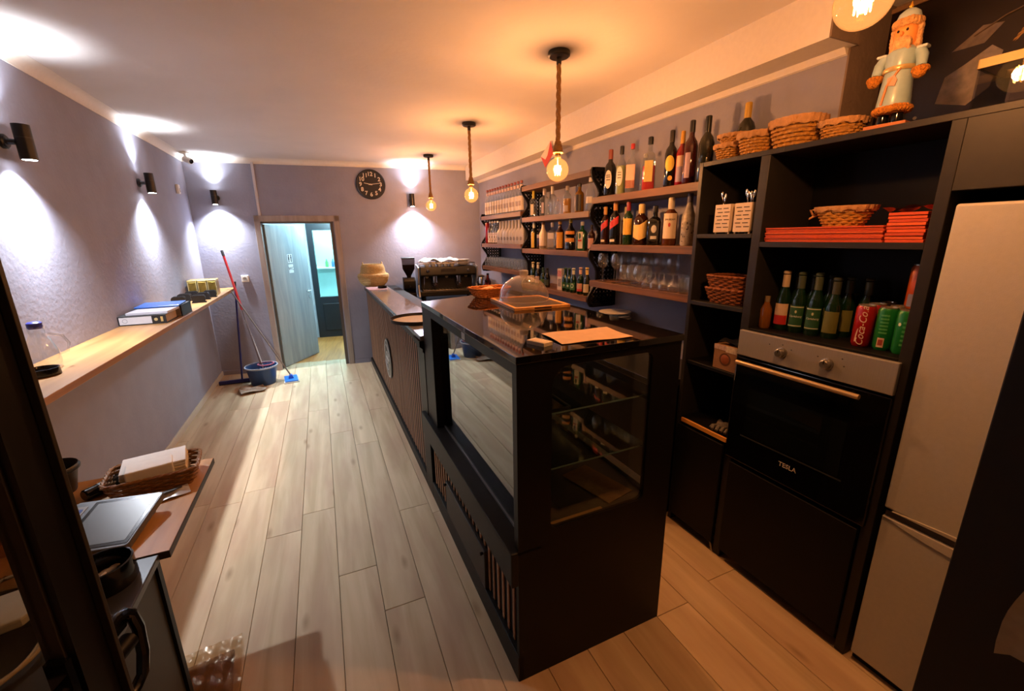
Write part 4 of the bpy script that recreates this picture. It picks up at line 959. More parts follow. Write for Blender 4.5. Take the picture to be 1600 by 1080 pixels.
def bottle(name, label, loc, kind, R, H, glass, cap=('#1a1a1c', .12), lab=None, rz=.25, group=None, liquid=None, extra=None, cat='bottle'):
    """lab: list of (z0, z1, half angle, colour) paper labels given as fractions of H; liquid: (colour, fill fraction)"""
    t = thing(name, label, cat, loc, rz, group)
    pf = prof(kind, R, H); seg = 22
    MB().lathe(pf, seg, cap=(True, True)).build('bottle_body', GL[glass], t)
    if liquid:
        top = liquid[1]*H; q = []
        for a, b in zip(pf, pf[1:]):
            q.append((a[0]*.93, max(a[1], .004))+tuple(a[2:]))
            if b[1] >= top:
                f = (top-a[1])/(b[1]-a[1]); q.append(((a[0]+(b[0]-a[0])*f)*.93, top)+tuple(a[2:])); break
        MB().lathe(q, seg).build('liquid', mat(liquid[0], .15), t)
    rn = pf[-1][0]
    if cap:
        MB().lathe([(rn*1.12, H*(1-cap[1])), (rn*1.15, H*(1-cap[1])+.002), (rn*1.15, H-.001), (rn*.9, H+.003)], 18).build('cap', mat(cap[0], .35), t)
    sq = .8 if kind == 'square' else 0
    for (z0, z1, ha, c) in (lab or ()):
        rr = R if z0 < .55 else None
        if rr is None:
            for a, b in zip(pf, pf[1:]):
                if a[1] <= z0*H <= b[1]: rr = max(a[0]+(b[0]-a[0])*(z0*H-a[1])/(b[1]-a[1]), b[0]); break
        MB().lathe([(rr+.0009, z0*H, sq if z0 < .55 else 0), (rr+.0009, z1*H, sq if z0 < .55 else 0)], 18, a0=PI-ha, a1=PI+ha, cap=(False, False)).build('label', mat(c, .5, noise=.04), t)
    if extra: extra(t, R, H)
    return t
def lbl(t): return next((c for c in t.children if c.name.split('.')[0] == 'label'), t)
def patch(t, R, H, c, pts, off=.0016, name='label_mark'):
    """flat print on the round label: outline in (angle fraction -1..1, height fraction)"""
    bm = bmesh.new(); bm.faces.new([bm.verts.new((p[0], p[1], 0)) for p in pts])
    lo, hi = min(p[0] for p in pts), max(p[0] for p in pts); k = math.ceil((hi-lo)/.14)
    for i in range(1, k):
        bmesh.ops.bisect_plane(bm, geom=bm.verts[:]+bm.edges[:]+bm.faces[:], plane_co=(lo+(hi-lo)*i/k, 0, 0), plane_no=(1, 0, 0))
    for v in bm.verts:
        a_, z_ = v.co.x, v.co.y; v.co = ((R+off)*math.cos(PI+a_), (R+off)*math.sin(PI+a_), z_*H)
    me = bpy.data.meshes.new(name); bm.to_mesh(me); bm.free(); me.materials.append(mat(c, .5))
    link(name, me, lbl(t))
def disc(t, R, H, c, a0, z0, ra, rz_, off=.0018):
    patch(t, R, H, c, [(a0+ra*math.cos(i*PI/9), z0+rz_*math.sin(i*PI/9)) for i in range(18)], off)
def words(t, body, size, R, z, c, off=.002, shear=0.):
    me = text_mesh('lettering', body, size, mat(c, .5), .0003, shear); wrap(me, R+off)
    link('lettering', me, lbl(t), (0, 0, z))
X0 = 1.99
ZA1, ZA2, ZA3 = 2.027, 1.684, 1.407
b = bottle('vermouth_bottle', 'dark vermouth bottle with a white oval label, leftmost on the top near shelf', (X0, 2.70, ZA1), 'wine', .041, .315, 'dark', ('#7a3b2e', .2), rz=.6)
disc(b, .041, .315, '#c8c4bc', 0, .36, .6, .2); [patch(b, .041, .315, '#4a4a4c', [(-.35, z), (.35, z), (.35, z+.02), (-.35, z+.02)], .0024) for z in (.34, .40, .44)]
b = bottle('vermouth_bottle', 'clear vermouth bottle with white oval label and dark cap on the top shelf', (X0, 2.575, ZA1), 'wine', .035, .316, 'clear', ('#1a1a1c', .16), rz=.6, liquid=('#9aa06a', .6))
disc(b, .035, .316, '#cfccc2', 0, .38, .65, .2); [patch(b, .035, .316, '#5a5a50', [(-.35, z), (.35, z), (.35, z+.018), (-.35, z+.018)], .0024) for z in (.34, .40, .45)]
bottle('gin_bottle', 'clear gin bottle with pink label and red cap on the top shelf', (X0, 2.46, ZA1), 'square', .034, .31, 'clear', ('#a8262a', .1), [(.1, .58, .75, '#c99a86'), (.1, .26, .75, '#a8584c')], .6)
bottle('vodka_bottle', 'short plain clear bottle behind the gin bottle on the top shelf', (X0+.06, 2.40, ZA1), 'spirit', .03, .24, 'clear', ('#b9b9b9', .08), None, .6)
bottle('liqueur_bottle', 'clear bottle half full of bright red liqueur with a black cap', (X0, 2.29, ZA1), 'square', .041, .318, 'clear', ('#141414', .13), [(.16, .56, .55, '#b8a45e')], .75, liquid=('#b00b12', .46))
b = bottle('wine_bottle', 'black wine bottle with a yellow leaf-shaped label on the top shelf', (X0, 2.105, ZA1), 'wine', .036, .318, 'dark', ('#1b1512', .2), None, .75)
disc(b, .036, .318, '#d1b53a', -.1, .42, .75, .14); disc(b, .036, .318, '#d1a33a', .1, .16, .35, .045)
bottle('rose_bottle', 'red liqueur bottle with gold cap and cream label on the top shelf', (X0+.015, 2.035, ZA1), 'wine', .031, .30, 'red', ('#b98a2e', .22), [(.08, .36, .9, '#8d7f9a'), (.36, .56, .9, '#c9a58a')], .75)
bottle('rum_bottle', 'tall red-brown bottle with a black stopper and slim pale label on the top shelf', (X0-.01, 1.945, ZA1), 'wine', .037, .334, 'redbrown', ('#161212', .18), [(.1, .5, .4, '#a58a96')], .4)
bottle('wine_bottle', 'dark green unlabelled wine bottle, rightmost on the top near shelf', (X0, 1.845, ZA1), 'wine', .039, .334, 'olive', ('#12140c', .25), None, .75)
# middle near shelf
def redstrip(t, R, H): patch(t, R, H, '#b3272b', [(-.9, .34), (.9, .5), (.9, .68), (-.9, .52)]); patch(t, R, H, '#c7bfae', [(-.7, .07), (.3, .07), (.3, .13), (-.7, .13)])
bottle('whisky_bottle', 'slim square whisky bottle with slanted red label, leftmost of the whisky shelf', (X0, 2.735, ZA2), 'spirit', .031, .27, 'brown', ('#b9883f', .2), None, .6, extra=redstrip)
bottle('whisky_bottle', 'larger whisky bottle with slanted red label and gold cap on the whisky shelf', (X0, 2.615, ZA2), 'spirit', .038, .298, 'dark', ('#b9803f', .2), None, .6, extra=redstrip)
b = bottle('whisky_bottle', 'yellow spirit bottle with round white label behind the red-label whisky', (X0+.085, 2.60, ZA2), 'spirit', .031, .262, 'yellow', ('#c9b98f', .18), [(.3, .62, .8, '#a9a7a2')], .6)
disc(b, .031, .262, '#d0cdc4', 0, .68, .5, .08)
bottle('whiskey_bottle', 'green whiskey bottle with yellow label and red cap on the whisky shelf', (X0, 2.47, ZA2), 'spirit', .035, .286, 'green', ('#8a1f22', .2), [(.24, .62, .95, '#c39a34')], .7)
def pent(t, R, H): patch(t, R, H, '#c9ad68', [(-.95, .2), (0, .12), (.95, .2), (.95, .62), (0, .5), (-.95, .5)], .003)
bottle('whisky_bottle', 'broad dark whisky bottle with a large gold pointed label', (X0, 2.335, ZA2), 'wine', .05, .262, 'brown', ('#c2ab72', .22), None, .7, extra=pent)
b = bottle('whiskey_bottle', 'square black-label whiskey bottle with white print and black cap', (X0, 2.205, ZA2), 'square', .042, .242, 'dark', ('#111111', .16), [(.12, .56, .6, '#1b1b1d')], .75)
disc(b, .046, .242, '#b5b3ae', 0, .42, .34, .1, .002); patch(b, .046, .242, '#b5b3ae', [(-.4, .16), (.4, .16), (.4, .24), (-.4, .24)], .002)
b = bottle('bourbon_bottle', 'amber bourbon bottle with a large white label and cream neck', (X0, 2.07, ZA2), 'spirit', .043, .28, 'amber', ('#c9bda6', .24), [(.15, .68, 1.0, '#c9b9a4')], .75)
words(b, 'JIM BEAM', .0155, .043, .55*.28, '#3a2018'); disc(b, .043, .28, '#a5392a', -.05, .44, .16, .045)
b = bottle('frosted_bottle', 'tall frosted bottle printed with dark flowers, rightmost on the whisky shelf', (X0+.03, 1.955, ZA2), 'tall', .04, .30, 'frost', ('#5a5560', .18), None, .75)
rnd = random.Random(11)
for i in range(16): disc(b, .04, .30, '#4a4038', rnd.uniform(-1.1, 1.1), rnd.uniform(.08, .5), .07+.06*rnd.random(), .012+.012*rnd.random(), .001)
# middle bay, clear spirits
ZB1, ZB2, ZB3 = 1.935, 1.63, 1.272
bottle('spirit_bottle', 'clear spirit bottle with a yellow neck, leftmost on the middle bay shelf', (X0, 3.93, ZB1), 'square', .031, .245, 'clear', ('#b8a53a', .28), [(.08, .5, .5, '#8d857c')], .6)
bottle('spirit_bottle', 'broad square clear bottle with faint label, second on the middle bay shelf', (X0, 3.70, ZB1), 'square', .04, .243, 'clear', ('#9a8f90', .22), [(.1, .5, .3, '#7d7076')], .6)
bottle('spirit_bottle', 'clear bottle with a tall pale stopper on the middle bay shelf', (X0, 3.55, ZB1), 'square', .034, .25, 'clear', ('#c9c4c2', .26), None, .6)
bottle('spirit_bottle', 'small low clear bottle between taller ones on the middle bay shelf', (X0-.01, 3.43, ZB1), 'spirit', .022, .13, 'clear', ('#a59a9a', .12), None, .6)
bottle('spirit_bottle', 'clear bottle with golden liquid and pale label on the middle bay shelf', (X0, 3.29, ZB1), 'spirit', .036, .225, 'clear', ('#a59a9a', .15), [(.08, .3, .6, '#a8977f')], .6, liquid=('#b07a1c', .55))
b = bottle('rum_bottle', 'yellow-green bottle with a black label on the middle bay shelf', (X0, 3.10, ZB1), 'spirit', .038, .222, 'yellow', ('#1c1712', .1), [(.06, .62, .8, '#1a1310')], .6)
disc(b, .038, .222, '#8a7a86', -.9, .4, .3, .2)
bottle('spirit_bottle', 'slim clear bottle with white label, rightmost in the middle bay', (X0, 2.945, ZB1), 'tall', .035, .275, 'clear', ('#cfcac6', .2), [(.22, .4, .8, '#b9b4b2')], .7)
# middle bay, liqueurs
bottle('liqueur_bottle', 'dark bottle with narrow yellow label, leftmost of the liqueur shelf', (X0, 3.92, ZB2), 'spirit', .032, .252, 'olive', ('#b9b9ad', .2), [(.04, .62, .55, '#b3973f')], .6)
bottle('liqueur_bottle', 'short dark bottle with grey label beside the yellow label bottle', (X0+.02, 3.83, ZB2), 'spirit', .03, .19, 'brown', ('#2b2422', .12), [(.55, .72, .8, '#8d8285')], .6)
bottle('coconut_bottle', 'opaque white liqueur bottle with brown cap', (X0, 3.725, ZB2), 'tall', .039, .252, 'white', ('#6d4a2c', .1), [(.03, .12, 1.2, '#6b6058')], .6)
bottle('liqueur_bottle', 'clear bottle with white and grey label on the liqueur shelf', (X0, 3.545, ZB2), 'square', .035, .24, 'clear', ('#a9a3a5', .16), [(.08, .4, .7, '#7c7880'), (.4, .62, .7, '#bdb6b2')], .6)
bottle('liqueur_bottle', 'dark brown bottle with a big yellow rounded label on the liqueur shelf', (X0, 3.405, ZB2), 'wine', .04, .246, 'brown', ('#b98a3a', .1), [(.06, .62, .75, '#c98f1f')], .9)
bottle('orange_liqueur_bottle', 'squat round bottle with an orange label and pinched waist', (X0, 3.225, ZB2), 'squat', .044, .266, 'dark', ('#b3a13f', .14), [(.5, .6, 1.2, '#c9822f'), (.26, .38, 1.2, '#c98a3f')], .6)
b = bottle('gin_bottle', 'green bottle with a white and red label on the liqueur shelf', (X0, 3.045, ZB2), 'square', .038, .228, 'gin', ('#a9a9a5', .12), [(.08, .66, .5, '#b9b3a6')], .6)
disc(b, .044, .228, '#1e4a28', -.05, .52, .22, .1, .002); patch(b, .044, .228, '#a3262a', [(-.4, .33), (.3, .33), (.3, .39), (-.4, .39)], .002)
bottle('liqueur_bottle', 'dark bottle with a pink label half hidden by the bracket', (X0, 2.91, ZB2), 'spirit', .03, .2, 'brown', ('#241c1a', .12), [(.1, .5, .8, '#a87f78')], .7)
# middle bay, beers
beer_rows = [(3.90, .224, 'beer', '#b3ab86', '#a9a08a', 'dark beer bottle with a cream neck, leftmost on the lowest shelf'), (3.79, .223, 'dark', '#b9b7ab', '#a58f86', 'dark bottle with pale neck, second on the lowest shelf'),
             (3.68, .178, 'beer', '#24402a', '#3d5a3a', 'small green beer bottle, third on the lowest shelf'), (3.60, .18, 'dark', '#1c201c', '#2f3a2f', 'small dark beer bottle, fourth on the lowest shelf'),
             (3.13, .207, 'beer', '#b9b9a5', '#2d5a34', 'green beer bottle with a pale neck and green leaf label'), (3.02, .22, 'beer', '#c9a59a', '#b98a78', 'green beer bottle with a cream and red label'),
             (2.925, .224, 'olive', '#c9b06a', '#b9a98a', 'beer bottle with a pale neck, rightmost on the lowest shelf')]
for y, H, g, nk, lb, lab in beer_rows:
    bb = bottle('beer_bottle', lab, (X0-.02, y, ZB3), 'beer', .029, H, g, (nk, .04), [(.12, .42, .9, lb), (.76, .93, 1.4, nk)], .6)
    if 'cream and red' in lab: patch(bb, .029, H, '#a8302a', [(-.9, .12), (.9, .12), (.9, .2), (-.9, .2)])
    if 'leaf label' in lab: disc(bb, .029, H, '#b9c2b0', 0, .3, .45, .09); disc(bb, .029, H, '#2d5a34', 0, .3, .3, .06, .0024)
for i, y in enumerate((3.265, 3.20)):
    bb = bottle('beer_bottle', ('green beer bottle with small pale star label, left of a pair', 'green beer bottle with small pale star label, right of a pair')[i], (X0-.02+.0*i, y, ZB3), 'beer', .03, .203, 'beer', ('#3d5a3a', .04), [(.14, .4, .8, '#1d4a26')], .6, 'green star beer pair')
    disc(bb, .03, .203, '#9aa58f', 0, .27, .3, .05)
sq_ = thing('sugar_packet_box', 'tall white carton with pink print among the beer bottles', 'carton', (X0, 3.37, ZB3), .2)
MB().box(-.022, -.03, 0, .022, .03, .19).build('carton_body', mat('#b9b3b0', .6), sq_, bevel=.001)
MB().box(-.0226, -.028, .12, -.022, .028, .175).build('printed_panel', mat('#a5707a', .6, noise=.4, scale=80), sq_)
MB().box(-.0226, -.02, .03, -.022, .02, .10).build('printed_lines', mat('#77737a', .6, noise=.5, scale=120), sq_)
# far bay
def mini(y, i):
    return bottle('mineral_water_bottle', 'white label bottle with red cap, first from left in the far top row', (X0, y, 2.0), 'tall', .036, .31, 'clear', ('#8d4a4c', .08), [(.06, .52, 1.4, '#b9b3b3'), (.2, .36, .5, '#8d8388'), (.78, .88, 2.6, '#c7aeb0')], .5, 'white label bottles in the far top row')
m0 = mini(5.2, 0)
for i in range(1, 13): dup(m0, (X0, 5.2-i*.083, 2.0), .5+.1*math.sin(i*3), 'white label bottle with red cap, %s from left in the far top row' % ORD[i])
bottle('red_bottle', 'opaque red bottle at the far left end of the carafe shelf', (X0, 5.22, 1.67), 'can', .034, .255, 'red', None, None, .5)
for i in range(4):
    bb = bottle('juice_bottle', 'clear bottle with patterned white label, %s from left on the carafe shelf' % ORD[i], (X0, 5.13-i*.082, 1.67), 'wine', .033, .262, 'clear', ('#c9c4c4', .06), [(.05, .5, 1.3, '#bdb5b0')], .5, 'patterned label bottles on the carafe shelf')
    for q, (a, z) in enumerate(((-.4, .2), (.3, .3), (-.1, .42), (.5, .12))): disc(bb, .033, .262, ('#7a5a4a', '#4a4038', '#8a6a7a', '#5a6a4a')[q], a, z, .18, .04)
c0 = thing('carafe', 'frosted grey carafe with a straight neck, first from left in the far bay', 'carafe', (X0, 4.79, 1.67), .4, 'frosted carafes on the shelf')
MB().lathe([(.034, 0, .7), (.038, .006, .7), (.038, .12, .7), (.03, .15, .4), (.019, .175, 0), (.018, .25, 0), (.02, .255, 0), (.016, .255, 0)], 24).build('carafe_body', GL['grey'], c0)
disc(c0, .041, .25, '#6f6d78', 0, .24, .4, .08)
for i in range(1, 8): dup(c0, (X0, 4.79-i*.088, 1.67), .4, 'frosted grey carafe with a straight neck, %s from left in the far bay' % ORD[i])
# glasses
def glass_thing(name, label, cat, group, pf, loc, rz=0):
    t = thing(name, label, cat, loc, rz, group); MB().lathe(pf, 20, cap=(True, False)).build('glass', GLASS, t, smooth=60); return t
tum = [(.03, 0), (.032, .004), (.034, .11), (.0325, .11), (.03, .012), (.001, .01)]
g0 = glass_thing('tumbler', 'clear straight tumbler, first from left in the front row of the far lowest shelf', 'glass', 'tumblers on the far lowest shelf', tum, (1.965, 5.2, 1.39))
for r in range(3):
    for i in range(13):
        if r == 0 and i == 0: continue
        dup(g0, (1.965+r*.075, 5.2-i*.082, 1.39), None, 'clear straight tumbler, %s from left in the %s row of the far lowest shelf' % (ORD[i], ('front', 'middle', 'back')[r]))
wine = [(.036, 0), (.036, .002), (.006, .006), (.0045, .012), (.0045, .09), (.012, .098), (.036, .12), (.042, .15), (.038, .19), (.033, .212), (.032, .212), (.037, .19), (.041, .15), (.035, .121), (.001, .102)]
w0 = glass_thing('wine_glass', 'large clear wine glass, front left on the glasses shelf', 'glass', 'wine glasses on the near lower shelf', wine, (1.975, 2.72, ZA3))
dup(w0, (1.985, 2.565, ZA3), label='large clear wine glass, second from left at the front')
for i, (x, y) in enumerate(((2.10, 2.74), (2.10, 2.62), (2.11, 2.50), (2.11, 2.38), (2.11, 2.26), (2.11, 2.14))): dup(w0, (x, y, ZA3), label='large clear wine glass, %s from left in the back row of the near lower shelf' % ORD[i], group='wine glasses in the back row')
snif = [(.03, 0), (.03, .002), (.006, .005), (.005, .03), (.02, .038), (.035, .065), (.034, .1), (.026, .14), (.025, .14), (.033, .1), (.034, .066), (.001, .042)]
s0 = glass_thing('snifter', 'low clear snifter, first from left in the front row of the glasses shelf', 'glass', 'snifters on the near lower shelf', snif, (1.955, 2.44, ZA3))
for i, (x, y) in enumerate(((1.955, 2.365), (1.955, 2.29), (2.03, 2.44), (2.03, 2.365), (2.03, 2.29))): dup(s0, (x, y, ZA3), None, 'low clear snifter, %s from left in the %s row of the glasses shelf' % (ORD[(i+1) % 3], ('front', 'back')[(i+1)//3]))
inv = [(.032, 0), (.033, .004), (.03, .04), (.012, .062), (.004, .068), (.004, .10), (.03, .104), (.03, .107), (.001, .107)]
i0 = glass_thing('stemmed_glass', 'upturned stemmed glass, first from left in the front row of the glasses shelf', 'glass', 'upturned stemmed glasses', inv, (1.955, 2.205, ZA3))
for r in range(2):
    for i in range(4):
        if r or i: dup(i0, (1.955+r*.075, 2.205-i*.078, ZA3), None, 'upturned stemmed glass, %s from left in the %s row of the glasses shelf' % (ORD[i], ('front', 'back')[r]))
t0 = glass_thing('short_tumbler', 'short clear tumbler, front left at the right end of the glasses shelf', 'glass', 'short tumblers on the near lower shelf', [(.026, 0), (.028, .004), (.032, .09), (.0305, .09), (.026, .01), (.001, .009)], (1.96, 1.885, ZA3))
for (x, y) in ((1.96, 1.81), (2.03, 1.885), (2.03, 1.81), (2.10, 1.885), (2.10, 1.81), (2.10, 1.96), (2.10, 2.035)): dup(t0, (x, y, ZA3), None, 'short clear tumbler, %s at the right end of the glasses shelf' % {(1.96, 1.81): 'front right', (2.03, 1.885): 'middle left', (2.03, 1.81): 'middle right', (2.10, 1.885): 'back row second from right', (2.10, 1.81): 'back row rightmost', (2.10, 1.96): 'back row third from right', (2.10, 2.035): 'back row fourth from right'}[(x, y)])
# flag hanging from the beam
fg = thing('pennant', 'small red and white pennant hanging from the ceiling beam', 'pennant', (1.985, 3.66, 2.46), 0)
def thin(poly, m, n): MB().prism(poly, -.001, .001, 'x').build(n, m, fg, smooth=0)
thin([(.11, .01), (-.075, .11), (-.02, -.0), (.02, -.03)], mat('#c4b2a2', .7), 'white_half'); thin([(.11, .01), (.02, -.03), (-.02, 0), (-.075, .11), (-.13, .0), (.02, -.10)], mat('#a8322a', .7), 'red_half')
MB().tube([(0, .0, .05), (.01, -.005, .07)], .0015, 5).build('string', mat('#8a7a6a', .8), fg)
# ================================================================== BLACK CUPBOARD ON THE RIGHT
UX, UB = 1.847, 2.19
UM = mat((.002, .0018, .002), .55, noise=.1, scale=40, spec=.2); UE = mat('#211f1d', .45, noise=.06, spec=.3)
un = thing('tall_cupboard', 'tall matt black cupboard with open compartments beside the refrigerator', 'cupboard', (0, 0, 0))
def board(n, x0, y0, z0, x1, y1, z1, m=UM): return MB().box(x0, y0, z0, x1, y1, z1).build(n, m, un, bevel=.0015, seg=1)
board('side_panel', UX, 1.722, .0, UB, 1.746, 2.105, UE); board('divider', UX, 1.357, 0, UB, 1.400, 2.083, UE); board('side_panel', UX, .725, 0, 2.46, .762, 2.083, UE)
board('top_board', UX, 1.30, 2.083, UB, 1.722, 2.105, UE); board('top_board', UX, .05, 2.083, 2.46, 1.30, 2.105, UE)
board('back_panel', 2.175, 1.40, 0, 2.19, 1.722, 2.083); board('back_panel', 2.175, .762, .0, 2.19, 1.357, 2.083)
board('shelf', UX, 1.40, 1.729, 2.175, 1.722, 1.75, UE); board('shelf', UX, 1.40, 1.375, 2.175, 1.722, 1.397, UE)
board('shelf', UX+.01, 1.40, 1.035, 2.175, 1.722, 1.055); board('shelf', UX, 1.40, .685, 2.175, 1.722, .705)
board('front_strip', UX-.012, 1.392, .684, UX, 1.70, .708, wood('#b3742a', '#d19a48', .5, 1))
board('shelf', UX, .762, 1.689, 2.175, 1.357, 1.712, UE); board('shelf', UX, .762, 1.285, 2.175, 1.357, 1.309)
board('lower_door', UX-.016, 1.405, .06, UX, 1.72, .665); board('lower_front', UX-.016, .765, .06, UX, 1.355, .60)
board('plinth', UX+.05, .725, 0, UX+.07, 1.746, .06)
board('over_fridge_front', UX, .05, 1.872, UX+.02, .725, 2.083, mat('#2a2825', .5, noise=.1, scale=20, spec=.3)); board('over_fridge_bottom', UX+.02, .05, 1.872, 2.46, .725, 1.89)
board('fridge_side', UX, .05, 0, 2.46, .072, 1.872)
board('niche_back', 2.445, .072, 0, 2.46, .725, 1.872)
# ---- oven
ov = thing('oven', 'built-in oven with steel control panel, two knobs and bar handle', 'oven', (UX, 1.065, .62), 0)
L = .318
MB().box(.0, -L+.025, .0, .32, L-.025, .655).build('carcass', BLACK, ov, smooth=0)
MB().box(-.022, -L, .555, .0, L, .678).build('control_panel', mat('#93908d', .42, .35, noise=.05, scale=8, stretch=(1, 60, 1)), ov, bevel=.003)
odr = MB().box(-.02, -L, .005, 0, L, .545).build('door', mat((.0015, .0014, .0015), .08, spec=.4), ov, bevel=.004)
MB().box(-.0215, -.2, .16, -.02, .23, .40).build('door_window', mat('#0a0d0e', .03, spec=.8), odr)
MB().box(-.0225, -.215, .148, -.0212, .245, .154).build('window_edge', mat('#2c3033', .3), odr)
for y in (.10, -.09):
    k = MB().lathe([(.024, 0), (.024, .006), (.019, .008), (.0175, .026), (.015, .028)], 24, M=Matrix.Translation((-.022, y, .615)) @ RY).build('knob', mat('#8d8a86', .3, .8), ov)
    MB().box(-.051, y-.0015, .617, -.0495, y+.0015, .633).build('pointer', BLACK, k)
for y, z in ((.10, .65), (-.14, .648), (.16, .64), (.06, .636), (-.15, .62), (-.05, .636)): MB().lathe([(.003, 0), (.003, .0006)], 8, M=Matrix.Translation((-.022, y, z)) @ RY).build('print_mark', mat('#3a3836', .5), ov)
h = MB().tube([(-.055, -.235, .527), (-.055, .29, .527)], .0105, 14)
h.build('handle', mat('#c2a985', .3, .6), odr)
for y in (-.2, .25): MB().rod((-.02, y, .527), (-.055, y, .527), .008, 10).build('handle_mount', BLACK, odr)
o = link('lettering', text_mesh('lettering', 'TESLA', .03, mat('#b9b5b0', .4)), odr, (-.0215, -.002, .10)); o.rotation_euler = (PI/2, 0, -PI/2)
# ---- refrigerator
rf = thing('refrigerator', 'tall cream two-door refrigerator with a recessed handle between its doors', 'refrigerator', (UX+.004, .43, 0), 0)
FM = mat('#aaa8a4', .42, noise=.03, scale=60, bump=.08, bscale=300, name='cream_enamel')
W2 = .278
MB().box(.05, -W2, .03, .58, W2, 1.83).build('body', mat('#9a8c7c', .45), rf, bevel=.004)
MB().box(0, -W2, .735, .05, W2, 1.832).build('upper_door', FM, rf, bevel=.008, seg=3)
MB().box(0, -W2, .04, .05, W2, .700).build('lower_door', FM, rf, bevel=.008, seg=3)
MB().box(.012, -W2+.004, .700, .05, W2-.004, .735).build('gasket_gap', mat('#4a3f36', .6), rf)
hp = []
for i in range(17):
    u = i/16; hp.append((-.25+.5*u, .700-.034*math.sin(PI*u)**.7))
hb = MB(); hb.prism([(W2-.003, .702)]+[(-a, b) for a, b in hp]+[(-W2+.003, .702)], -.006, .02, 'x'); hb.build('handle_lip', mat('#b3b0ab', .35), rf)
hb = MB(); hb.prism([(W2-.003, .735)]+[(-a, .735+.014*math.sin(PI*i/16)) for i, (a, b) in enumerate(hp)]+[(-W2+.003, .735)], -.008, .02, 'x'); hb.build('grip_bar', mat('#a09c96', .35), rf)
MB().box(.03, -W2, 0, .55, W2, .03).build('plinth', BLACK, rf)
# ---- tall black cabinet at the right edge, with a hanging cloth
bk2 = thing('black_cabinet', 'plain tall black cabinet cut by the right edge of the photo', 'cabinet', (1.25, .34, 0), 0)
MB().box(0, -.75, .02, .56, 0, 2.05).build('body', mat('#0a080a', .6), bk2, bevel=.002)
MB().box(-.012, -.745, .06, 0, -.004, 2.03).build('door', mat('#0b090b', .55), bk2, bevel=.002)
MB().rod((-.035, -.30, 1.0), (-.035, -.30, 1.35), .006, 8).build('handle', BLACK, bk2)
for z in (1.02, 1.33): MB().rod((-.012, -.30, z), (-.035, -.30, z), .004, 8).build('handle_mount', BLACK, bk2)
def hang():
    vs = []; fs = []; nx, nz = 12, 14
    for s in (0, 1):
        for j in range(nz+1):
            for i in range(nx+1):
                u, v = i/nx, j/nz
                y = .232-(.045*(v**1.5))-u*.24+.006*math.sin(v*9)
                z = .895+v*.42-.01*math.sin(u*3)*(1-v)+(.02*max(0, .1-u)*10 if v < .1 else 0)*-1
                vs.append((1.222+.006*math.sin(u*11+v*2)-s*.004, y, z))
    n = (nx+1)*(nz+1)
    for j in range(nz):
        for i in range(nx): a = j*(nx+1)+i; q = [a, a+1, a+nx+2, a+nx+1]; fs += [q, [k+n for k in q[::-1]]]
    for i in range(nx):
        fs += [[i, i+1, i+1+n, i+n], [nz*(nx+1)+i+1, nz*(nx+1)+i, nz*(nx+1)+i+n, nz*(nx+1)+i+1+n]]
    for j in range(nz):
        a, b = j*(nx+1), (j+1)*(nx+1); fs += [[b, a, a+n, b+n], [a+nx, b+nx, b+nx+n, a+nx+n]]
    return MB().add(vs, fs)
tag(hang().build('hand_towel', mat('#9c8a68', .9, noise=.1, scale=40), None), 'beige towel hanging on the black cabinet at the right edge', 'towel')
# ---- dark picture above the cupboard
pc = thing('wall_picture', 'large dark picture of a cup and spoon above the cupboard', 'picture', (2.468, .82, 2.11), 0)
PF = mat('#8a6a4c', .5)
MB().box(-.02, -.55, 0, 0, .485, .575).build('canvas', mat('#1d0f0b', .25, noise=.3, scale=3), pc, smooth=0)
MB().box(-.028, -.55, .575, 0, .49, .592).build('frame_top', PF, pc); MB().box(-.028, .485, 0, 0, .49, .575).build('frame_side', mat('#5e4a38', .5), pc)
def print_(poly, c, n, d=.0006): MB().prism(poly, -.0205-d, -.0202, 'x').build(n, mat(c, .4, noise=.25, scale=40), pc, smooth=0)
print_([(.26, .16), (.16, .13), (.10, .18), (.085, .30), (.12, .33), (.19, .285), (.245, .255)], '#857a70', 'printed_cup'); 
print_([(.10+.012*math.cos(i*PI/6), .245+.03*math.sin(i*PI/6)) for i in range(12)], '#4a3f38', 'printed_rim', .001)
print_([(.24, .345), (.145, .345), (.10, .40), (.16, .41)], '#6d6055', 'printed_spoon')
MB().tube([(-.022, .18, .38), (-.022, .1, .42), (-.022, -.05, .46), (-.022, -.2, .48)], .003, 6).build('printed_handle', mat('#5d4a38', .5), pc)
lt = MB()
for k in range(7):
    lt.prism([(.06-k*.025, .32+k*.02), (.052-k*.025, .325+k*.02), (-.0-k*.025, .41+k*.012), (.008-k*.025, .405+k*.012)], -.0215, -.0203, 'x'); 
    lt.prism([(.065-k*.008, .322+k*.014), (.062-k*.008, .33+k*.014), (-.11-k*.008, .45+k*.01), (-.107-k*.008, .442+k*.01)], -.0218, -.0205, 'x')
lt.build('printed_lattice', mat('#a87a3a', .5), pc, smooth=0)
MB().lathe([(.007, 0), (.007, .003)], 12, M=Matrix.Translation((-.02, .32, .12)) @ RY).build('screw_cap', mat('#b9b2a6', .4), pc)
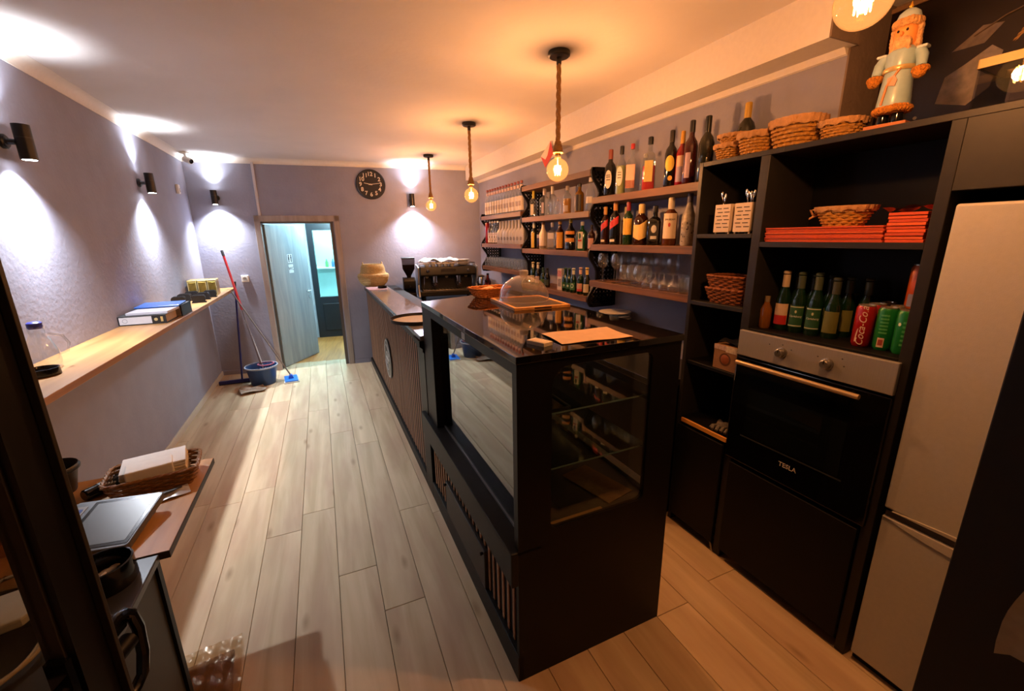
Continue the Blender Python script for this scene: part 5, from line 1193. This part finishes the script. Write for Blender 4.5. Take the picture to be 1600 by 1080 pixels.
# ---- baskets with cloth liners on the top board
ZU = 2.105
LIN = mat('#b5895c', .9, noise=.12, scale=60, bump=.3, bscale=200); WK2 = mat('#a8772e', .6, noise=.3, scale=80)
def lb(x, y, r1, r2, h, rz, label, z=ZU): return wicker('lined_basket', label, 'basket', (x, y, z), rz, r1, r2, h, WK2, .3, 8, 2.4, 'lined wicker baskets', 30, LIN, .0036)
lb(1.965, 1.665, .065, .068, .075, .1, 'small lined wicker basket, leftmost on the cupboard top')
lb(1.975, 1.66, .062, .065, .06, .3, 'small lined wicker basket stacked in the leftmost basket', ZU+.062)
lb(1.955, 1.515, .075, .072, .095, .1, 'lined wicker basket, second from the left on the cupboard top')
lb(1.98, 1.345, .09, .098, .115, 0, 'largest lined wicker basket, in the middle of the cupboard top')
lb(2.0, 1.17, .075, .072, .075, .1, 'lined wicker basket beside the nutcracker figure')
cp = bottle('champagne_bottle', 'champagne bottle with gold foil behind the leftmost baskets', (2.12, 1.715, ZU), 'wine', .042, .30, 'olive', ('#b8932e', .25), None, .7)
# ---- nutcracker figure (faces the room)
nk = thing('nutcracker_figure', 'pale blue nutcracker soldier figure with fur cuffs on the cupboard top', 'figurine', (1.935, .975, ZU), .12)
NB = mat('#8fa6ad', .3, noise=.06); nk.scale = (.94, .94, .94); FUR = mat('#b9731c', .95, noise=.35, scale=120, bump=1., bscale=200); SKIN = mat('#d98a45', .5); BRD = mat('#c79a6a', .95, noise=.25, scale=90, bump=.8)
MB().box(-.05, -.065, 0, .05, .065, .02).build('base', mat('#9a5a2e', .5), nk, bevel=.003)
for s in (-1, 1): MB().lathe([(.018, .02), (.02, .03), (.017, .06)], 16, (-.005, s*.022, 0)).build('boot', BLACKG, nk)
MB().lathe([(.05, .075), (.052, .08), (.049, .12), (.045, .17), (.043, .2), (.046, .215)], 28).build('coat', NB, nk)
fu = MB(); rnd = random.Random(4)
for i in range(26): a = 2*PI*i/26; fu.ell((.05*math.cos(a), .05*math.sin(a), .068+.004*rnd.random()), (.013, .013, .014), 8, 6)
fu.lathe([(.045, .056), (.055, .066), (.045, .08)], 20); fu.build('fur_hem', FUR, nk)
MB().lathe([(.0475, .198), (.05, .203), (.05, .21), (.0475, .214)], 28).build('belt', mat('#b9a06a', .3, .4), nk)
MB().lathe([(.043, .212), (.046, .23), (.044, .265), (.03, .28)], 28).build('chest', NB, nk)
MB().tube([(-.047*math.cos(.4), -.047*math.sin(.4)-.0, .205), (-.05, .012, .15), (-.052, .02, .085)], .004, 6).build('coat_braid', mat('#b06a2a', .5), nk)
MB().prism([(-.012, .145), (.012, .15), (.014, .175), (-.006, .182), (-.016, .165)], -.0505, -.046, 'x').build('coat_ornament', mat('#b98a72', .5), nk)
for s in (-1, 1):
    MB().tube([(0, s*.048, .262), (-.005, s*.062, .235), (-.012, s*.066, .2)], [.017, .018, .015], 12).build('arm', NB, nk)
    MB().box(-.018, s*.058-.016, .26, .018, s*.058+.016, .27).build('epaulette', mat('#b9c2c4', .4), nk, bevel=.004)
    c = MB()
    for i in range(10): a = 2*PI*i/10; c.ell((-.014+.017*math.cos(a), s*.067+.017*math.sin(a), .188), (.01, .01, .012), 8, 6)
    c.ell((-.02, s*.067, .176), (.02, .02, .018), 12, 8); c.build('fur_cuff', FUR, nk)
MB().lathe([(.028, .275), (.034, .29), (.036, .32), (.034, .345), (.03, .35)], 24).build('head', SKIN, nk)
br = MB().ell((-.022, 0, .288), (.022, .03, .03), 16, 10).ell((-.02, 0, .268), (.016, .022, .024), 14, 8)
for i in range(14): br.ell((-.03+.012*rnd.random(), (rnd.random()-.5)*.05, .262+.035*rnd.random()), (.01, .009, .014), 8, 6)
br.build('beard', BRD, nk)
hr = MB()
for s in (-1, 1):
    for i in range(6): hr.ell((.008, s*(.034+.004*rnd.random()), .285+.011*i), (.016, .012, .013), 8, 6)
hr.ell((.02, 0, .315), (.022, .034, .04), 14, 8); hr.build('hair', BRD, nk)
MB().ell((-.04, 0, .318), (.01, .006, .008), 10, 6).build('nose', SKIN, nk)
for s in (-1, 1): MB().ell((-.0345, s*.013, .329), (.003, .004, .005), 10, 6).build('eye', BLACK, nk)
MB().box(-.042, -.012, .300, -.036, .012, .307).build('moustache', BRD, nk, bevel=.002)
fh = MB()
for i in range(22): a = 2*PI*i/22; fh.ell((.036*math.cos(a), .036*math.sin(a), .355+.004*rnd.random()), (.011, .011, .015), 8, 6)
fh.build('fur_hat_band', mat('#b98a55', .95, noise=.25, scale=100, bump=.8), nk)
MB().lathe([(.036, .355), (.037, .37), (.03, .39), (.016, .402), (.004, .406)], 24).build('hat', mat('#9aaab0', .4), nk)
MB().lathe([(.004, .405), (.007, .412), (.003, .42), (.001, .428)], 12).build('finial', mat('#d19a2e', .3, .6), nk)
# ---- gold-rimmed acrylic box above the refrigerator
gb = thing('acrylic_box', 'clear acrylic box with gold rim above the refrigerator', 'box', (1.98, .625, ZU), .06)
MB().ring_prism(rrect(-.1, -.16, .1, .12, .004), rrect(-.096, -.156, .096, .116, .003), 0, .115, 'z').build('walls', pane('#d5d3d8', 1.55, name='acrylic_wall'), gb, smooth=0)
MB().box(-.096, -.156, .002, .096, .116, .006).build('bottom', PERS, gb)
MB().ring_prism(rrect(-.103, -.163, .103, .123, .004), rrect(-.094, -.154, .094, .114, .003), .115, .14, 'z').build('gold_rim', mat('#8a7440', .5, .2), gb, smooth=0)
MB().box(-.06, -.12, .008, .06, .06, .09).build('tissue_block', mat('#6d6a72', .8), gb, bevel=.01)
MB().box(-.104, -.13, .02, -.1005, -.03, .10).build('gold_plaque', mat('#8a7440', .5, .2), gb)
# ---- cutlery holders
def cutlery(y, label):
    t = thing('cutlery_holder', label, 'cutlery holder', (1.915, y, 1.75), 0, 'white cutlery holders')
    WH = mat('#c4b39e', .5)
    for q in (-1, 1): MB().box(-.045, q*.042-.003, .008, .045, q*.042+.003, .142).build('side_wall', WH, t, bevel=.001)
    MB().box(-.045, -.045, .008, .045, .045, .014).build('bottom', WH, t)
    MB().box(.042, -.045, .008, .045, .045, .142).build('back_wall', WH, t)
    f = MB(); z = .014; row = 0
    f.box(-.048, -.045, .008, -.042, .045, .022)
    MB().box(-.048, -.045, .008, -.042, .045, .142).build('front_wall', WH, t, bevel=.001)
    s = MB()
    for r in range(6):
        z = .03+r*.018
        for q in range(2): yy = -.022+q*.04+(.004 if r % 2 else -.004); s.box(-.0488, yy-.016, z, -.0478, yy+.014, z+.004)
    s.build('slots', mat('#15110f', .7), t, smooth=0)
    for sx in (-1, 1):
        for sy in (-1, 1): MB().cyl(.004, 0, .008, (sx*.038, sy*.038), 8).build('foot', WH, t)
    return t
cutlery(1.592, 'white slotted cutlery holder, left one on the narrow shelf'); cutlery(1.478, 'white slotted cutlery holder, right one beside the divider')
rnd = random.Random(8)
for k in range(9):
    yb = 1.592 if k < 3 else 1.478; x, y = 1.915+rnd.uniform(-.02, .02), yb+rnd.uniform(-.015, .015)
    lean = (-.02, .07) if k in (2, 3) else (rnd.uniform(-.02, .02), rnd.uniform(-.02, .02))
    t = thing('teaspoon', ('steel spoon handle sticking out of the left cutlery holder' if k < 3 else 'steel spoon handle sticking out of the right cutlery holder'), 'spoon', (x, y, 1.766), 0, 'spoons in the left holder' if k < 3 else 'spoons in the right holder')
    hgt = .15+.03*rnd.random()+(.02 if k in (2, 3) else 0)
    m = MB().rod((0, 0, 0), (lean[0]*.6, lean[1]*.6, hgt), .002, 6).ell((lean[0]*.6, lean[1]*.6, hgt), (.003, .008, .016), 8, 6); m.build('spoon_handle', CHROME, t)
# ---- orange folders
ORG = ['#b8431a', '#c24d1e', '#ad3c16', '#c75526']
def stack(y0, y1, n, th, label, grp, cat='place mat'):
    for k in range(n):
        j = .004*((k*5) % 3-1)
        o = MB().box(UX+.012+abs(j), y0+j*.4, 0, 2.1, y1+j*.4-.0005, th*.86).build('place_mat', mat(ORG[(k*3) % 4], .6, noise=.05), None, bevel=.0008, seg=1, loc=(0, 0, 1.7122+k*th), smooth=0)
        tag(o, label % ('topmost' if k == n-1 else 'bottom' if k == 0 else ORD[n-1-k]+' from the top'), cat, grp)
stack(.892, 1.345, 9, .0068, 'flat orange folder, %s in the wide low pile under the basket', 'wide pile of orange folders')
stack(.775, .885, 9, .0115, 'orange folder, %s in the tall narrow pile at the cupboard side', 'tall pile of orange folders')
tag(sheet(14, 10, .16, .14, lambda x, y: .008+.01*math.sin(x*45+y*20)*math.cos(y*38)+.012*max(0, 1-abs(x)/.07), .001).build('film_bag', pane('#e3c9bd', 1.5, '#ffe9dc', .1, name='film_bag'), None, loc=(1.935, .83, 1.8165), rot=(0, 0, PI/2), smooth=15), 'crumpled clear film bag on the tall orange pile', 'plastic bag')
bk3 = wicker('bow_basket', 'small lined wicker basket with a bow on the wide orange pile', 'basket', (1.945, 1.075, 1.7738), .1, .07, .092, .07, WK2, .32, 7, 2.4, None, 28, LIN, .0036)
bo = MB()
for s in (-1, 1): bo.tube([(0, .09, .05), (-.02, .105, .055+s*.014), (-.035, .112, .05+s*.018), (-.02, .108, .045+s*.004), (0, .092, .05)], .004, 6)
bo.build('ribbon_bow', LIN, bk3)
# ---- nested baskets, carton, cloth in the narrow column
WD2 = mat('#7a4320', .6, noise=.3, scale=90)
wicker('shallow_basket', 'dark wicker basket, lower of two nested in the narrow compartment', 'basket', (1.945, 1.545, 1.397), .0, .085, .125, .075, WD2, .25, 8, 4., 'nested dark baskets')
wicker('shallow_basket', 'dark wicker basket, upper of two nested in the narrow compartment', 'basket', (1.945, 1.545, 1.452), .05, .085, .12, .085, WD2, .25, 8, 4., 'nested dark baskets')
ctn = thing('egg_carton_box', 'small brown carton with a round opening in the narrow compartment', 'carton', (1.955, 1.482, 1.055), .0)
MB().box(-.085, -.072, 0, .085, .072, .13).build('carton_body', mat('#7d5a3a', .8, noise=.12), ctn, bevel=.002)
MB().lathe([(.034, 0), (.034, .001)], 24, M=Matrix.Translation((-.085, 0, .058)) @ RY).build('round_opening', mat('#46240f', .8), ctn)
MB().ell((-.083, 0, .058), (.006, .03, .03), 16, 10).build('egg', mat('#7a3f1c', .6), ctn)
for y0, y1, z0, c in ((-.072, .0, .098, '#b3a595'), (.0, .072, .105, '#a08a86')): MB().box(-.0865, y0, z0, -.0851, y1, .131).build('paper_flap', mat(c, .8, noise=.3, scale=70), ctn)
bg = sheet(12, 10, .15, .12, lambda x, y: .012+.012*math.sin(x*50)*math.cos(y*44), .002).build('dark_bag', mat('#1c1a1c', .4), None, loc=(1.955, 1.48, 1.189), smooth=15); tag(bg, 'dark crumpled bag on top of the small brown carton', 'bag')
gv = thing('grey_gloves', 'crumpled grey work gloves on the lowest open compartment', 'gloves', (1.935, 1.47, .705), .2)
sheet(16, 12, .12, .14, lambda x, y: .014+.014*math.sin(x*60+y*22)*math.cos(y*50-x*30), .004).build('glove_cloth', mat('#5d5a58', .9, noise=.3, scale=40), gv)
for k in range(4): MB().tube([(-.03, -.03+.022*k, .02), (-.065, -.035+.026*k, .03), (-.09, -.035+.024*k, .018)], .009, 8).build('glove_finger', mat('#625f5c', .9), gv)
# ---- bottles and cans above the oven
ZO = 1.309
def beer(x, y, label, nk, lb, rz=.35, H=.27, txt=None):
    bb = bottle('beer_bottle', label, (x, y, ZO), 'beer', .031, H, 'beer', (nk, .035), [(.1, .46, .95, lb), (.74, .95, 1.6, nk)], rz, 'beer bottles above the oven')
    return bb
bq = beer(1.955, 1.275, 'beer bottle with cream neck and red-white label above the oven', '#b3a184', '#b9a184'); patch(bq, .031, .27, '#a3201c', [(-.9, .1), (.9, .1), (.9, .26), (-.9, .26)])
for k, (x, y) in enumerate(((1.955, 1.205), (1.96, 1.135))):
    bq = beer(x, y, ('green-label beer bottle beside the red-white one above the oven', 'green-label beer bottle, second of its kind above the oven')[k], '#3f4a36', '#1f4a2b')
    for a, b_ in (((-.92, .115), (.92, .13)), ((-.92, .43), (.92, .445))): patch(bq, .031, .27, '#a9b09a', [(a[0], a[1]), (b_[0], a[1]), (b_[0], b_[1]), (a[0], b_[1])])
    words(bq, 'Carlsberg', .0128, .031, .28*.27, '#b9c2b0', .0026, .2); disc(bq, .031, .27, '#a9b09a', .0, .36, .12, .025, .0024)
for k, (x, y) in enumerate(((1.965, 1.065), (2.04, 1.27), (2.04, 1.20), (2.045, 1.13), (2.05, 1.06), (2.05, .99))):
    lbt = 'pale olive label beer bottle, right end of the front row above the oven' if k == 0 else 'dim beer bottle, %s from left in the back row above the oven' % ORD[k-1]
    beer(x, y, lbt, '#33382a', '#5d5f2c', H=.255)
for k in range(3):
    bottle('small_bottle', 'short dark bottle with tan label, %s from left at the back above the oven' % ORD[k], (2.12, 1.24-.085*k, ZO), 'beer', .027, .18, 'olive', ('#26221a', .04), [(.1, .44, .9, '#6d5230')], .75, 'short bottles above the oven')
mk = thing('amber_flask', 'small amber bottle with slanted foil at the left end above the oven', 'bottle', (1.92, 1.33, ZO), .6)
MB().lathe([(.022, 0), (.025, .01), (.025, .09), (.012, .12), (.01, .15)], 20).build('bottle_body', mat('#6a4012', .15), mk); MB().lathe([(.0105, .12), (.012, .125), (.012, .152)], 16).build('foil', mat('#a58f6d', .3, .5), mk)
def can(name, label, x, y, c, R=.0318, H=.165, rz=.3, z=ZO, top='#a9a294'):
    t = thing(name, label, 'can', (x, y, z), rz)
    MB().lathe([(R*.8, 0), (R, .012), (R, H-.014), (R*.86, H-.004)], 28, cap=(True, False)).build('can_body', mat(c, .3, .2), t)
    MB().lathe([(R*.86, H-.004), (R*.86, H), (R*.8, H), (R*.78, H-.004), (.001, H-.004)], 28, cap=(False, False)).build('lid', mat(top, .3, .8), t)
    MB().box(-.009, -.006, H-.004, .009, .006, H-.0015).build('pull_tab', mat('#b5b0a6', .3, .8), t)
    return t
rc = can('cola_can', 'tall red soft drink can with white script above the oven', 1.935, .93, '#8f0f12')
me = text_mesh('lettering', 'Coca-Cola', .036, mat('#c9b0a0', .5), .0003, .35); wrap(me, .0319, Matrix.Rotation(PI/2, 4, 'Z')); link('lettering', me, rc, (0, 0, .083))
patch(rc, .0318, .165, '#c9b0a0', [(-.55, .12), (-.42, .12), (-.30, .45), (-.40, .42), (-.50, .3)], .0008)
g1 = can('green_can', 'tall green soft drink can with a pale panel, middle of the front three', 1.943, .861, '#136a2a'); patch(g1, .0318, .165, '#b59a84', [(-.45, .08), (.2, .08), (.2, .3), (-.45, .3)], .0008); patch(g1, .0318, .165, '#8a3a2e', [(-.35, .13), (.1, .13), (.1, .26), (-.35, .26)], .0014)
for k in range(6): patch(g1, .0318, .165, '#3f8a4a', [(-.5, .4+k*.08), (.3, .4+k*.08), (.3, .44+k*.08), (-.5, .44+k*.08)], .0008)
g2 = can('green_can', 'tall green soft drink can nearest the cupboard side', 1.935, .797, '#136a2a', .031)
for k in range(6): patch(g2, .031, .165, '#3f8a4a', [(-.2, .2+k*.1), (.6, .2+k*.1), (.6, .25+k*.1), (-.2, .25+k*.1)], .0008)
disc(g2, .031, .165, '#b9c9b0', -.5, .68, .14, .04)
for k, (x, y, c) in enumerate(((2.005, .93, '#8f0f12'), (2.015, .862, '#5a5a55'), (2.01, .797, '#136a2a'), (2.08, .93, '#5a5a55'), (2.085, .862, '#8f0f12'))):
    can('drink_can', ('red can directly behind the red script can', 'grey can behind the middle green can', 'green can behind the rightmost green can', 'grey can in the third row above the oven', 'red can in the third row above the oven')[k], x, y, c)
oc2 = can('orange_can', 'orange can standing on top of the green cans by the side panel', 1.975, .80, '#a8480f', .033, .16, .3, ZO+.1655)
patch(oc2, .033, .16, '#6a6a86', [(-.8, .06), (.8, .06), (.8, .34), (-.8, .34)], .0008)
